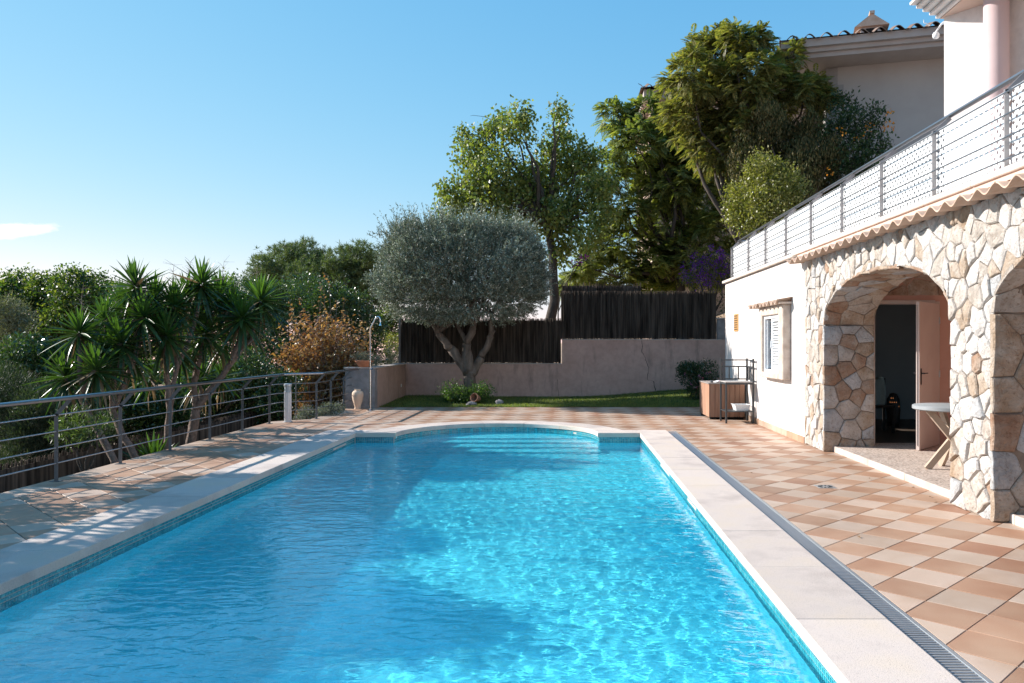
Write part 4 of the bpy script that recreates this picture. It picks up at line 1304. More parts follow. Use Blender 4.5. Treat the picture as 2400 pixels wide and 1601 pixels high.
# ---- bowl with grey plant on the low wall
bw_ = empty('terracotta_bowl', (-5.0, 20.03, 1.02), 'terracotta bowl planter on the end of the low wall', 'planter')
M_terra = mottled("terracotta", (0.48, 0.19, 0.10), (0.58, 0.27, 0.16), 5, .85, .2, 50)
MB().lathe([(0, 0), (.12, 0), (.14, .02), (.21, .12), (.23, .135), (.235, .165), (.215, .168), (.19, .13)], (-5.02, 20.03, 1.022), 28).build('bowl', M_terra, bw_, smooth=50)
MB().lathe([(0, .135), (.195, .13)], (-5.02, 20.03, 1.022), 20).build('soil', M_earth, bw_)

# ---- slatted storage box
bx = empty('storage_box', (3.43, 17.55, 0), 'slatted wooden storage box with grey lid against the white wall', 'box')
M_plank = mottled("cedar_plank", (0.36, 0.185, 0.115), (0.47, 0.275, 0.185), 5, .8, .3, 40, .003, obj=.25, stretch=(2, 2, .25))
M_lid = mottled("weathered_lid", (0.23, 0.19, 0.17), (0.34, 0.29, 0.26), 5, .85, .3, 40, stretch=(.3, 3, 1))
X0, X1, Y0, Y1, ZH = 3.04, 3.80, 16.98, 18.15, .745
n_ = 11
for i in range(n_):
    y0 = Y0 + (Y1-Y0)*i/n_; MB().bbox(X0, X0+.022, y0+.003, y0+(Y1-Y0)/n_-.003, .05, ZH, .003).build('plank', M_plank, bx)
n_ = 7
for i in range(n_):
    x0 = X0 + .024 + (X1-X0-.024)*i/n_; MB().bbox(x0+.003, x0+(X1-X0-.024)/n_-.003, Y0, Y0+.022, .05, ZH, .003).build('plank', M_plank, bx)
MB().box(X0+.026, X1-.004, Y0+.026, Y1-.004, .03, ZH-.005).build('inner_carcass', M_dark, bx)
for (a, b_) in ((X0+.03, Y0+.03), (X0+.03, Y1-.1), (X1-.1, Y0+.03), (X1-.1, Y1-.1)): MB().box(a, a+.07, b_, b_+.07, 0, .05).build('foot', M_dark, bx)
for i in range(6):
    x0 = X0 - .02 + (X1-X0+.03)*i/6; MB().bbox(x0+.002, x0+(X1-X0+.03)/6-.002, Y0-.02, Y1+.02, ZH+.002, ZH+.026, .004).build('lid_board', M_lid, bx)
# things on the lid
mg = empty('magazine', (3.42, 17.35, .78), 'open magazine with a pink picture lying on the box lid', 'magazine')
M_paper = plain("paper", (0.70, 0.70, 0.70), .6); M_pinkp = plain("pink_print", (0.62, 0.10, 0.32), .5)
def page(x0, x1, y0, y1, z, cup, mat, nm):
    v, f = [], []; n_ = 8
    for i in range(n_+1):
        t = i/n_
        for y in (y0, y1):
            zz = z + cup*math.sin(math.pi*min(1, t*1.05))*.9
            v += [(x0+(x1-x0)*t, y, zz), (x0+(x1-x0)*t, y, zz-.004)]
    for i in range(n_):
        a = i*4; f += [(a, a+4, a+6, a+2), (a+1, a+3, a+7, a+5), (a, a+1, a+5, a+4), (a+2, a+6, a+7, a+3)]
    return MB().add(v, f).build(nm, mat, mg)
page(3.42, 3.63, 17.16, 17.46, .776, .03, M_paper, 'page'); page(3.42, 3.21, 17.16, 17.46, .776, .035, M_paper, 'page')
page(3.40, 3.27, 17.19, 17.34, .781, .033, M_pinkp, 'picture')
sp_ = empty('spectacles', (3.18, 17.2, .78), 'small dark spectacles case left on the box lid', 'case')
MB().bbox(3.10, 3.155, 17.10, 17.25, .7725, .805, .012).build('case', plain("grey_case", (0.10, 0.10, 0.11), .5), sp_)
MB().bbox(3.10, 3.155, 17.10, 17.25, .806, .812, .003).build('lid', plain("grey_case_lid", (0.20, 0.20, 0.21), .5), sp_)

# ---- metal stand with raised gallery
sd = empty('metal_stand', (3.5, 16.45, 0), 'tall charcoal metal stand with raised gallery before the wooden box', 'stand')
M_char = plain("charcoal_paint", (0.045, 0.048, 0.052), .5, .2)
SX0, SX1, SY0, SY1 = 3.22, 3.80, 16.12, 16.72
ls = .036
for (x, y) in ((SX0, SY0), (SX1-ls, SY0), (SX0, SY1-ls), (SX1-ls, SY1-ls)):
    front = y == SY0 and x == SX0
    MB().bbox(x, x+ls, y, y+ls, 0, .82 if front else 1.30, .003).build('leg', M_char, sd)
mb = MB()
for z in (.78,):
    mb.box(SX0+ls, SX1-ls, SY0+.002, SY0+.03, z, z+.038); mb.box(SX0+ls, SX1-ls, SY1-.032, SY1-.002, z, z+.038)
    mb.box(SX0+.002, SX0+.03, SY0+ls, SY1-ls, z, z+.038); mb.box(SX1-.03, SX1-.002, SY0+ls, SY1-ls, z, z+.038)
mb.build('apron', M_char, sd)
MB().bbox(SX0-.005, SX1-ls-.001, SY0-.008, SY1-ls-.001, .8205, .838, .003).build('table_top', mottled("stone_grey_top", (0.36, 0.33, 0.31), (0.45, 0.42, 0.40), 8, .6, .1), sd)
for z in (.87, 1.13, 1.265):                       # gallery: back and wall side
    MB().bar((SX0+ls, SY1-.018, z), (SX1-ls, SY1-.018, z), .024, .026).build('gallery_rail', M_char, sd)
    MB().bar((SX1-.018, SY0+ls, z), (SX1-.018, SY1-ls, z), .024, .026).build('gallery_rail', M_char, sd)
for t in (.33, .66):
    MB().bar((SX0+(SX1-SX0)*t, SY1-.018, .883), (SX0+(SX1-SX0)*t, SY1-.018, 1.117), .024, .022).build('gallery_bar', M_char, sd)
for t in (.35, .6, .8):
    MB().bar((SX1-.018, SY0+(SY1-SY0)*t, .883), (SX1-.018, SY0+(SY1-SY0)*t, 1.117), .02, .02).build('gallery_bar', M_char, sd)
MB().bbox(SX0+.01, SX1-.01, SY0+.01, SY1-.01, .225, .243, .003).build('shelf', M_char, sd)
# white tub on the shelf
tb = empty('plastic_tub', (3.6, 16.4, .244), 'white plastic tub on the lower shelf of the metal stand', 'tub')
x0, x1, y0, y1 = 3.44, 3.745, 16.24, 16.60
v = []
for (e, z) in ((.03, .245), (.0, .355), (-.012, .358), (-.012, .366), (.004, .366), (.034, .252)):
    v += [(x0+e, y0+e, z), (x1-e, y0+e, z), (x1-e, y1-e, z), (x0+e, y1-e, z)]
f = [(3, 2, 1, 0)] + [(a*4+i, a*4+(i+1) % 4, (a+1)*4+(i+1) % 4, (a+1)*4+i) for a in range(5) for i in range(4)] + [(20, 21, 22, 23)]
MB().add(v, f).build('basin', plain("white_tub", (0.80, 0.80, 0.80), .4), tb)

# ---- round table in the porch
tbl = empty('round_table', (4.69, 9.72, .08), 'round grey topped table with crossed wooden legs in the porch', 'table')
M_conct = mottled("concrete_top", (0.25, 0.265, 0.275), (0.32, 0.335, 0.345), 4, .6, .15, 60)
M_oak = mottled("pale_oak", (0.36, 0.27, 0.20), (0.47, 0.37, 0.29), 4, .65, .2, 30, stretch=(1, 6, 1))
MB().lathe([(0, .80), (.43, .80), (.45, .812), (.45, .848), (.44, .855), (0, .855)], (4.69, 9.72, 0), 48).build('table_top', M_conct, tbl, smooth=40)
for (a, b_) in ((( -.30, 0), (.30, 0)), ((.30, .0), (-.30, 0))):
    MB().bar((4.69+a[0], 9.72+(.02 if a[0] < 0 else -.03), .08), (4.69+b_[0], 9.72+(.02 if a[0] < 0 else -.03), .80), .075, .045, up=(0, 1, 0)).build('leg', M_oak, tbl)
for s in (-1, 1):
    MB().bar((4.69, 9.72+.30*s, .08), (4.69, 9.72-.30*s, .80), .075, .045, up=(1, 0, .3*s)).build('leg', M_oak, tbl)

# ---- dim things inside the room
ch = empty('wooden_chair', (5.42, 13.9, .08), 'dark wooden chair just inside the open door', 'chair')
M_dkw = plain("dark_wood", (0.035, 0.028, 0.024), .5)
for (x, y, t) in ((5.2, 13.7, .5), (5.6, 13.7, .5), (5.2, 14.1, 1.0), (5.6, 14.1, 1.0)): MB().bbox(x-.02, x+.02, y-.02, y+.02, .08, t, .003).build('leg', M_dkw, ch)
MB().bbox(5.17, 5.63, 13.67, 14.13, .501, .54, .008).build('seat', M_dkw, ch); MB().bbox(5.22, 5.58, 14.09, 14.11, .75, .98, .004).build('backrest', M_dkw, ch)
tw = empty('draped_towel', (5.45, 13.9, .6), 'pale teal towel hanging over the chair inside the door', 'towel')
v, f = [], []; n_, m_ = 14, 10
for i in range(n_):
    for j in range(m_):
        s = i/(n_-1); u = j/(m_-1)
        y = 14.06 - .0 + (.05*math.cos(s*math.pi) if True else 0); z = 1.02 - abs(s-.45)*.95 + .01*math.sin(u*9)
        v.append((5.26 + .30*u + .02*math.sin(s*7+u*3), y - .05 + .02*math.sin(u*11), z))
for i in range(n_-1):
    for j in range(m_-1): f.append((i*m_+j, i*m_+j+1, (i+1)*m_+j+1, (i+1)*m_+j))
tw_o = MB().add(v, f).build('cloth', plain("teal_towel", (0.40, 0.52, 0.52), .9), tw, smooth='all')
sm = tw_o.modifiers.new('thickness', 'SOLIDIFY'); sm.thickness = .01
ln_ = empty('lantern', (6.05, 14.8, .08), 'small pierced lantern glowing orange on the dark room floor', 'lantern')
MB().lathe([(0, 0), (.10, 0), (.11, .1), (.125, .3), (.11, .5), (.06, .6), (0, .62)], (6.05, 14.8, .08), 20).build('body', M_dkw, ln_, smooth='all')
em, n, l, b = new_mat("lantern_glow"); b.inputs['Emission Color'].default_value = (1, .35, .12, 1); b.inputs['Emission Strength'].default_value = 0.35; b.inputs['Base Color'].default_value = (.5, .2, .08, 1)
for i in range(-2, 3):
    for j in range(4):
        if random.random() < .35: continue
        t = R(-90) - R(14) + i*R(17) + (j % 2)*R(8); z = .30 + j*.075; r = .124 - abs(z-.38)*.10
        c_ = Vector((6.05 + r*math.cos(t), 14.8 + r*math.sin(t), .08+z)); a_ = Vector((-math.sin(t), math.cos(t), 0))*.007; u_ = Vector((0, 0, .010)); o_ = Vector((math.cos(t), math.sin(t), 0))*.004
        MB().add([c_-a_+o_, c_-u_+o_, c_+a_+o_, c_+u_+o_], [(0, 1, 2, 3)]).build('glow_hole', em, ln_)

# ---- pots and stones by the olive
pt = empty('toppled_pot', (-2.28, 21.0, .05), 'small terracotta pot lying on its side at the olive tree', 'pot')
pb = MB().lathe([(0, 0), (.07, 0), (.075, .02), (.105, .15), (.11, .19), (.118, .19), (.118, .225), (.10, .225), (.09, .18), (.06, .03)], (0, 0, 0), 20).build('pot', mottled("old_terracotta", (0.24, 0.12, 0.08), (0.36, 0.19, 0.13), 6, .9, .3, 40), pt, smooth=50)
pb.matrix_parent_inverse = Matrix.Identity(4)
pb.rotation_euler = (R(78), 0, R(-28)); pb.location = (0, .1, .11)
def rock(name, label, c, s, mat, group=None):
    bm = bmesh.new(); bmesh.ops.create_icosphere(bm, subdivisions=3, radius=1)
    o_ = random.random()*50
    for vv in bm.verts:
        k = 1 + .35*noise.noise(vv.co*1.3 + Vector((o_, 0, 0))) + .12*noise.noise(vv.co*4 + Vector((0, o_, 0)))
        vv.co = Vector((vv.co.x*s[0], vv.co.y*s[1], max(-.3, vv.co.z)*s[2]))*k
    me = bpy.data.meshes.new(name); bm.to_mesh(me); bm.free(); me.materials.append(mat)
    o = bpy.data.objects.new(name, me); link(o); o.location = c; tag(o, label, 'rock', group)
    return o
rock('garden_rock', 'pale rough rock on the grass before the toppled pot', (-2.42, 20.62, .05), (.13, .09, .07), M_render)
rock('garden_rock', 'grey hollow looking rock on the grass right of the olive', (-1.72, 20.95, .06), (.11, .09, .085), M_render)
# fallen leaves on the tiles
M_dead = foliage("dead_leaf", [(0.16, 0.09, 0.05), (0.25, 0.15, 0.08)], .8, .1)
for i, (x, y) in enumerate(((2.42, 6.62), (3.80, 8.35), (3.86, 8.9), (3.72, 8.05), (3.9, 7.55), (3.6, 9.5), (-4.9, 12.0), (2.3, 9.9))):
    t = random.uniform(0, 6.28); a_ = Vector((math.cos(t), math.sin(t), 0)); b_ = Vector((-a_.y, a_.x, 0)); c_ = Vector((x, y, .006))
    L = random.uniform(.018, .03)
    o = MB().add([c_-a_*L, c_+b_*L*.45+Vector((0, 0, .008)), c_+a_*L+Vector((0, 0, .006)), c_-b_*L*.45+Vector((0, 0, .010)), c_+Vector((0, 0, .001))], [(0, 1, 4), (1, 2, 4), (2, 3, 4), (3, 0, 4)]).build('fallen_leaf', M_dead)
    tag(o, 'small dry brown leaf fallen on the deck tiles', 'leaf', 'leaves fallen on the deck')
# ================================================================ NEIGHBOURING HOUSES
M_ngrey = mottled("neighbour_plaster", (0.39, 0.345, 0.32), (0.43, 0.385, 0.36), 1.2, .93, .2, 50, .004, spec=.2)
M_quoin = mottled("quoin_stone", (0.25, 0.23, 0.22), (0.32, 0.30, 0.285), 5, .93, .4, 40)
M_rtile = mottled("roof_clay", (0.17, 0.11, 0.085), (0.30, 0.20, 0.15), 4, .9, .4, 30, obj=.3)
M_ntrim = mottled("neighbour_trim", (0.38, 0.33, 0.31), (0.44, 0.385, 0.365), 2, .9, .2, 50)
U = Vector((.9636, -.2674, 0)).normalized(); NN = Vector((-.2674, -.9636, 0)).normalized()
W0 = Vector((7.49, 23.0, 0))
def nb(u, n, z): return tuple(W0 + U*u + NN*n + Vector((0, 0, z)))
def nbox(mb, u0, u1, n0, n1, z0, z1):
    v = [nb(u0,n0,z0), nb(u1,n0,z0), nb(u1,n1,z0), nb(u0,n1,z0), nb(u0,n0,z1), nb(u1,n0,z1), nb(u1,n1,z1), nb(u0,n1,z1)]
    return mb.add(v, [(0,3,2,1),(4,5,6,7),(0,1,5,4),(1,2,6,5),(2,3,7,6),(3,0,4,7)])
nh = empty('neighbour_house', tuple(W0), 'grey plastered neighbouring house with stone quoins and clay tiled roof above the terrace', 'house')
nbox(MB(), 0, 9, -7, 0, 0, 9.62).build('wall', M_ngrey, nh)
z = 3.0; i = 0
while z < 9.5:
    w = .46 if i % 2 else .30
    nbox(MB(), -.03, w, -.32 if i % 2 else -.48, .025, z+.006, z+.49).build('quoin', M_quoin, nh); z += .5; i += 1
E0 = 1.30
for k, (o, z0, z1) in enumerate(((1.0, 9.50, 9.62), (1.12, 9.621, 9.73), (1.26, 9.731, 9.93))):
    mb = MB(); nbox(mb, -o, 9, -7-o, o, z0, z1); mb.build('cornice', M_ntrim, nh)
# tiled roof: eaves courses as single tiles
rf = MB(); 
ridge = 4.2
rf.add([nb(-E0, E0, 9.95), nb(9.2, E0, 9.95), nb(9.2, -3.5, 11.45), nb(ridge-E0, -3.5, 11.45), nb(-E0, -7-E0, 9.95), nb(9.2, -7-E0, 9.95)], [(0, 1, 2, 3), (4, 0, 3), (5, 4, 3, 2)])
roof = rf.build('roof', M_rtile, nh)
def ntile(u, pitch, half=True):
    v, f = [], []; n = 9
    for s, (no, zz) in enumerate(((E0+.10, 9.955), (E0-.75, 10.25))):
        for q in (0, -.02):
            for i in range(n+1):
                t = i/n; v.append(nb(u+pitch*t, no, zz + .075*math.cos(2*math.pi*t) + q))
    m_ = n+1
    for i in range(n): f += [(i, i+1, m_+i+1, m_+i), (2*m_+i, 2*m_+i+1, 3*m_+i+1, 3*m_+i), (i, i+1, 2*m_+i+1, 2*m_+i), (m_+i, m_+i+1, 3*m_+i+1, 3*m_+i)]
    return v, f
u = -E0 - .1
while u < 8.5:
    v, f = ntile(u, .45); MB().add(v, f).build('roof_tile', M_rtile, roof, smooth=50); u += .45
def ntile2(n0, pitch):
    v, f = [], []; n = 9
    for s, (uo, zz) in enumerate(((-E0-.10, 9.955), (-E0+.75, 10.25))):
        for q in (0, -.02):
            for i in range(n+1):
                t = i/n; v.append(nb(uo, n0-pitch*t, zz + .075*math.cos(2*math.pi*t) + q))
    m_ = n+1
    for i in range(n): f += [(i, i+1, m_+i+1, m_+i), (2*m_+i, 2*m_+i+1, 3*m_+i+1, 3*m_+i), (i, i+1, 2*m_+i+1, 2*m_+i), (m_+i, m_+i+1, 3*m_+i+1, 3*m_+i)]
    return v, f
q = E0 - .9
while q > -7.5:
    v, f = ntile2(q, .45); MB().add(v, f).build('roof_tile', M_rtile, roof, smooth=50); q -= .45
# little gabled chimney
cu, cn = 1.30, -1.2
ch_ = MB(); nbox(ch_, cu-.30, cu+.30, cn-.30, cn+.30, 10.0, 10.92); co = ch_.build('chimney', M_ntrim, roof)
MB().add([nb(cu-.48, cn+.40, 10.90), nb(cu+.48, cn+.40, 10.90), nb(cu, cn+.40, 11.26), nb(cu-.48, cn-.40, 10.90), nb(cu+.48, cn-.40, 10.90), nb(cu, cn-.40, 11.26)], [(0, 1, 2), (3, 5, 4), (0, 2, 5, 3), (1, 4, 5, 2), (0, 3, 4, 1)]).build('chimney_roof', M_clay, roof)
nbox(MB(), cu-.16, cu+.16, cn+.25, cn+.302, 10.62, 10.86).build('chimney_opening', M_dark, roof)
nbox(MB(), cu-.07, cu+.07, cn-.45, cn+.45, 11.24, 11.32).build('chimney_ridge', M_clay, roof)

# a second house farther up the slope, mostly behind the trees
h2 = empty('hillside_house', (6, 36, 4), 'far pale house corner with tiled roof glimpsed behind the jacaranda', 'house')
MB().box(3.75, 12, 34.6, 42, 1, 12.05).build('wall', mottled("far_plaster", (0.50, 0.36, 0.29), (0.56, 0.42, 0.34), 1.2, .93, .2, 40), h2)
MB().box(3.35, 12.4, 34.2, 42.4, 12.051, 12.45).build('cornice', M_ntrim, h2)
r2 = MB(); r2.add([(3.2, 34.0, 12.47), (12.6, 34.0, 12.47), (10, 38, 14.0), (6, 38, 14.0), (3.2, 42.6, 12.47), (12.6, 42.6, 12.47)], [(0, 1, 2, 3), (0, 3, 4), (4, 3, 2, 5), (1, 5, 2)])
r2o = r2.build('roof', M_rtile, h2)
x = 3.15
while x < 12.4:
    v, f = [], []; n = 8; m_ = n+1
    for (y, zz) in ((33.9, 12.50), (34.7, 12.80)):
        for q in (0, -.02):
            for i in range(n+1): v.append((x+.42*i/n, y, zz+.07*math.cos(2*math.pi*i/n)+q))
    for i in range(n): f += [(i, i+1, m_+i+1, m_+i), (2*m_+i, 2*m_+i+1, 3*m_+i+1, 3*m_+i), (i, i+1, 2*m_+i+1, 2*m_+i), (m_+i, m_+i+1, 3*m_+i+1, 3*m_+i)]
    MB().add(v, f).build('roof_tile', M_rtile, r2o, smooth=50); x += .42
# ================================================================ PLANTING
SC = 2400/2351
def at(dx, dy, Y):
    """a measured sight line taken to the distance at which the plant stands"""
    return np.array([(dx*SC-1325)/1880*Y, Y, 1.6 + (806-dy*SC)/1880*Y])
def mpp(Y): return SC/1880*Y
M_bark = mottled("grey_bark", (0.10, 0.08, 0.065), (0.22, 0.18, 0.15), 8, .95, .8, 25, .02, stretch=(1, 1, .3))
M_bark_d = mottled("dark_bark", (0.045, 0.036, 0.030), (0.10, 0.08, 0.065), 8, .95, .8, 25, .02, stretch=(1, 1, .3))

def wander(p0, p1, n=6, amp=.12, lift=0.0):
    p0, p1 = Vector(p0), Vector(p1); L = (p1-p0).length; out = []
    o = Vector((random.random()*40, random.random()*40, 0))
    for i in range(n+1):
        t = i/n; q = p0.lerp(p1, t)
        w = math.sin(math.pi*t)*amp*L
        q = q + Vector((noise.noise(o+Vector((t*2.2, 0, 0))), noise.noise(o+Vector((0, t*2.2, 5))), noise.noise(o+Vector((0, 9, t*2.2)))*.6))*w*2
        q.z += lift*L*math.sin(math.pi*t)*.5
        out.append(q)
    return out

def limbs(mb, fork, targets, r0, r1=.012, n=6, sides=6, amp=.10, lift=.1):
    for t in targets:
        rr_ = [r0*(1-i/n)**1.1 + r1*(i/n) for i in range(n+1)]
        mb.tube(wander(fork, t, n, amp, lift), rr_, sides)

def tuft_points(c, rad, n_tufts, per, sig, hollow=.45, flat=1.0):
    """points in small tufts spread through an ellipsoid, denser outside"""
    d = norm(rng.normal(size=(n_tufts, 3))); r = hollow + (1-hollow)*rng.uniform(0, 1, n_tufts)**.6
    cen = np.asarray(c) + d*r[:, None]*np.asarray(rad)
    P = np.repeat(cen, per, 0) + rng.normal(size=(n_tufts*per, 3))*sig*np.array([1, 1, flat])
    O = np.repeat(d, per, 0)
    return P, O

def broad_crown(clusters, tufts, per, sig, L, W, out=.5, up=.3, rnd=.9, droop=0.0, upb=.4, hollow=.4, fold=.12):
    """clusters: (centre, (rx,ry,rz)[, weight])"""
    Q = []
    for cl in clusters:
        c, rad = cl[0], cl[1]; k = cl[2] if len(cl) > 2 else 1.0
        P, O = tuft_points(c, rad, max(3, int(tufts*k)), per, sig, hollow)
        D = O*out + rng.normal(size=P.shape)*rnd + np.array([0, 0, up])
        l_ = L*rng.uniform(.6, 1.25, len(P)); Q.append(leaf_quads(P, D, l_, W/L*l_, upb, .45, fold, droop))
    return np.concatenate(Q)

def tree(name, label, cat, base, clusters, Q, leafmat, trunk_r, fork_z, bark, group=None, stems=1, extra=None, limb_r=None, trunk_amp=.06):
    root = empty(name, tuple(base), label, cat, group)
    mb = MB()
    fork = Vector((base[0], base[1], fork_z)) + Vector((random.uniform(-.1, .1), random.uniform(-.1, .1), 0))
    mb.tube(wander(base, fork, 6, trunk_amp), [trunk_r*(1.25 - .5*i/6) for i in range(7)], 9)
    limbs(mb, fork, [tuple(c[0]) for c in clusters], (limb_r or trunk_r*.55), .012)
    mb.build('trunk', bark, root, smooth='all', fix=False)
    quads('crown', Q, leafmat, root)
    return root

# ---------------------------------------------------------------- olive
ol = empty('olive_tree', (-2.65, 21.9, .05), 'rounded silvery olive tree with gnarled forked trunk on the lawn', 'tree')
mb = MB()
OB = Vector((-2.62, 21.9, -.02))
def gn(p0, p1, ra, rb, n=9, amp=.10, lift=0):
    pts = wander(p0, p1, n, amp, lift)
    mb.tube(pts, [.84*(ra + (rb-ra)*i/n)*(1+.22*noise.noise(Vector((i*.9, ra*30, 0)))) for i in range(n+1)], 12, jitter=.10)
    return pts[-1]
def op(dx, dy, Y=21.9): return Vector(at(dx, dy, Y))
t0 = OB
k1 = gn(t0, op(1078, 850), .22, .18, 8, .05)
mb.tube([OB + Vector((0, 0, -.1)), OB + Vector((0, 0, .10)), OB + Vector((0, 0, .3))], [.36, .27, .21], 14, jitter=.12)
a1_ = gn(k1 + Vector((-.03, 0, -.08)), op(1035, 800), .17, .135, 6, .08); a2_ = gn(a1_, op(1005, 765), .13, .10, 5, .1); gn(a2_, op(975, 715), .095, .06, 5, .1); gn(a2_, op(985, 680, 22.3), .06, .03, 5)
b1_ = gn(k1 + Vector((0, .02, -.05)), op(1072, 790), .19, .14, 6, .06); b2_ = gn(b1_, op(1088, 745), .13, .10, 5, .08); gn(b2_, op(1072, 690), .09, .045, 5); gn(b2_, op(1112, 690), .085, .045, 5); b3_ = gn(b1_, op(1040, 730, 22.2), .07, .05, 6, .08); gn(b3_, op(1020, 680, 22.4), .05, .03, 4)
gn(b2_, op(1090, 640, 22.1), .06, .03, 5)
c1_ = gn(k1 + Vector((.05, 0, -.12)), op(1105, 820), .16, .12, 6, .06); c2_ = gn(c1_, op(1125, 775), .115, .09, 5, .08); c3_ = gn(c2_, op(1130, 720), .085, .055, 5, .1); gn(c3_, op(1160, 660), .05, .03, 5)
gn(c2_, c2_ + Vector((.12, -.02, .20)), .07, .05, 3)
for p in (a1_, c2_):                      # burrs
    mb.lathe([(0, -.09), (.07, -.06), (.10, 0), (.07, .06), (0, .08)], tuple(p), 10)
for k in range(26):
    s = random.choice((a2_, b2_, c3_, b3_))
    gn(s, Vector((random.uniform(-4.7, -.9), random.uniform(20.6, 23.2), random.uniform(2.9, 4.4))), .035, .01, 5, .12)
mb.build('trunk', mottled("olive_bark", (0.085, 0.065, 0.052), (0.21, 0.165, 0.135), 7, .95, 1.0, 22, .03, stretch=(1, 1, .35)), ol, smooth='all', fix=False)
oc = np.array([-2.80, 21.9, 3.50]); orad = np.array([2.18, 1.9, 1.24])
def olive_twigs(n, rmin, rmax, ln):
    d = norm(rng.normal(size=(n, 3)))
    e = 3.4                                          # superellipsoid: clipped, flat-topped
    k = (np.abs(d)**e).sum(1)**(-1/e)
    k *= 1 + .10*np.array([noise.noise(Vector(q)*2.6) for q in d]) + .05*np.array([noise.noise(Vector(q)*7) for q in d])
    r = rng.uniform(rmin, rmax, n)
    P = oc + d*k[:, None]*r[:, None]*orad
    keep = ~((P[:, 2] < 2.65) & (rng.uniform(0, 1, n) < .35))
    gapn = np.array([noise.noise(Vector(q)*1.15 + Vector((7, 0, 0))) for q in P]); gap2 = np.array([noise.noise(Vector(q)*2.4 + Vector((0, 3, 0))) for q in P]); keep &= (gapn > -.30) & ((gap2 > -.28) | (r < .7))
    P, d = P[keep], d[keep]
    D = norm(d*np.array([1, 1, .6]) + rng.normal(size=d.shape)*.45 + np.array([0, 0, .75]))
    D[P[:, 2] < 2.7, 2] -= .9
    return P, norm(D), ln*rng.uniform(.6, 1.3, len(P))
P1, D1, L1 = olive_twigs(8200, .84, 1.0, .28); P2, D2, L2 = olive_twigs(6200, .45, .86, .32)
P3, D3, L3 = olive_twigs(3000, .90, 1.0, .55); tk = P3[:, 2] > 4.35; P3, D3, L3 = P3[tk], norm(D3[tk] + np.array([0, 0, .8])), L3[tk]
P, D, L = np.concatenate([P1, P2, P3]), np.concatenate([D1, D2, D3]), np.concatenate([L1, L2, L3])
K = 20
t = np.tile(np.linspace(.08, 1.0, K), len(P))
PP = np.repeat(P, K, 0) + np.repeat(D*L[:, None], K, 0)*t[:, None]
DD = norm(np.repeat(D, K, 0)*.8 + rng.normal(size=PP.shape)*.62)
M_olive = foliage("olive_leaf", [(0.07, 0.095, 0.06), (0.14, 0.17, 0.12), (0.25, 0.285, 0.22), (0.45, 0.48, 0.41)], .5, .16, .4, (1.1, 1.2, .8))
quads('crown', leaf_quads(PP, DD, .070*rng.uniform(.7, 1.3, len(PP)), .021, .2), M_olive, ol)
quads('twigs', leaf_quads(P, D, L, .011, 0, .3), mottled("olive_twig", (0.17, 0.13, 0.10), (0.28, 0.22, 0.17), 5, .9, 0), ol)

# ---------------------------------------------------------------- tall trees behind the wall
Y_ = 27.0; k_ = mpp(Y_)
lst = [(1060,440,45),(1072,350,36),(1066,310,22),(1150,400,62),(1110,330,38),(1190,300,40),(1200,262,26),(1118,462,55),(1278,330,36),(1282,272,26),(1283,244,15),(1250,395,62),(1330,390,55),(1345,455,50),(1185,470,62),(1282,480,55),(1035,475,32),(1288,575,34),(1355,540,42),(1230,440,62),(1135,290,26),(1160,265,20),(1320,345,34),(1095,410,40), (1020,440,22), (1300,520,40), (1240,520,34), (1378,420,38), (1385,490,38), (1372,362,28)]
cl = [(at(x, y, Y_ + random.uniform(-.9, .9)), (r*k_, r*k_*1.1, r*k_*1.05), (r/50)**2) for x, y, r in lst]
Q = broad_crown(cl, 92, 13, .13, .125, .095, out=.2, up=-.55, rnd=.6, droop=.1, hollow=.25)
M_pop = foliage("heart_leaf", [(0.085, 0.12, 0.03), (0.145, 0.185, 0.045), (0.22, 0.25, 0.07), (0.32, 0.31, 0.11)], .42, .38, .5)
b0 = at(1262, 640, Y_); b0[2] = .6
tr_ = tree('shade_tree', 'light green heart leaved tree with a bare whip twig behind the olive', 'tree', b0, cl, Q, M_pop, .17, 5.6, M_bark_d)
wh = [Vector(at(*q, 27)) for q in ((1150, 300), (1135, 278), (1112, 268), (1088, 265), (1080, 266))]
MB().tube(wh, [.014, .011, .008, .006, .004], 5).build('bare_twig', M_bark_d, tr_)

def fronds(C, O, n_per, Lf, pairs=12, spread=.6, wid=.044, plen=.17):
    """feathery bipinnate leaves radiating from each branch end"""
    N = len(C)*n_per
    P = np.repeat(C, n_per, 0) + rng.normal(size=(N, 3))*.05
    D = np.repeat(O, n_per, 0)*.55 + rng.normal(size=(N, 3))*spread; D[:, 2] = D[:, 2]*.6 + .12
    D = norm(D); L = Lf*rng.uniform(.65, 1.25, N)
    S = norm(np.cross(D, np.array([0, 0, 1.0]) + rng.normal(size=(N, 3))*.25))
    out = []
    for i in range(pairs):
        t = .15 + .85*i/(pairs-1)
        B = P + D*(L*t)[:, None]; B[:, 2] -= .35*L*t*t
        pl = plen*(math.sin(math.pi*(.18+.8*t*.95)))*(L/Lf)
        T = D.copy(); T[:, 2] -= .7*t; T = norm(T)
        for s in (-1, 1):
            E_ = norm(S*s + T*.75 + np.array([0, 0, -.18]))
            nrm2 = np.cross(E_, T); 
            m_ = B + E_*(pl*.5)[:, None]; tip = B + E_*pl[:, None]; tip[:, 2] -= pl*.15
            w = norm(np.cross(nrm2, E_))*(wid*.5)
            out.append(np.stack([B, m_+w, tip, m_-w], 1))
    return np.concatenate(out)
M_jac1 = foliage("fern_leaf", [(0.075, 0.11, 0.045), (0.13, 0.165, 0.058), (0.21, 0.225, 0.075), (0.31, 0.29, 0.10)], .5, .45, .4)
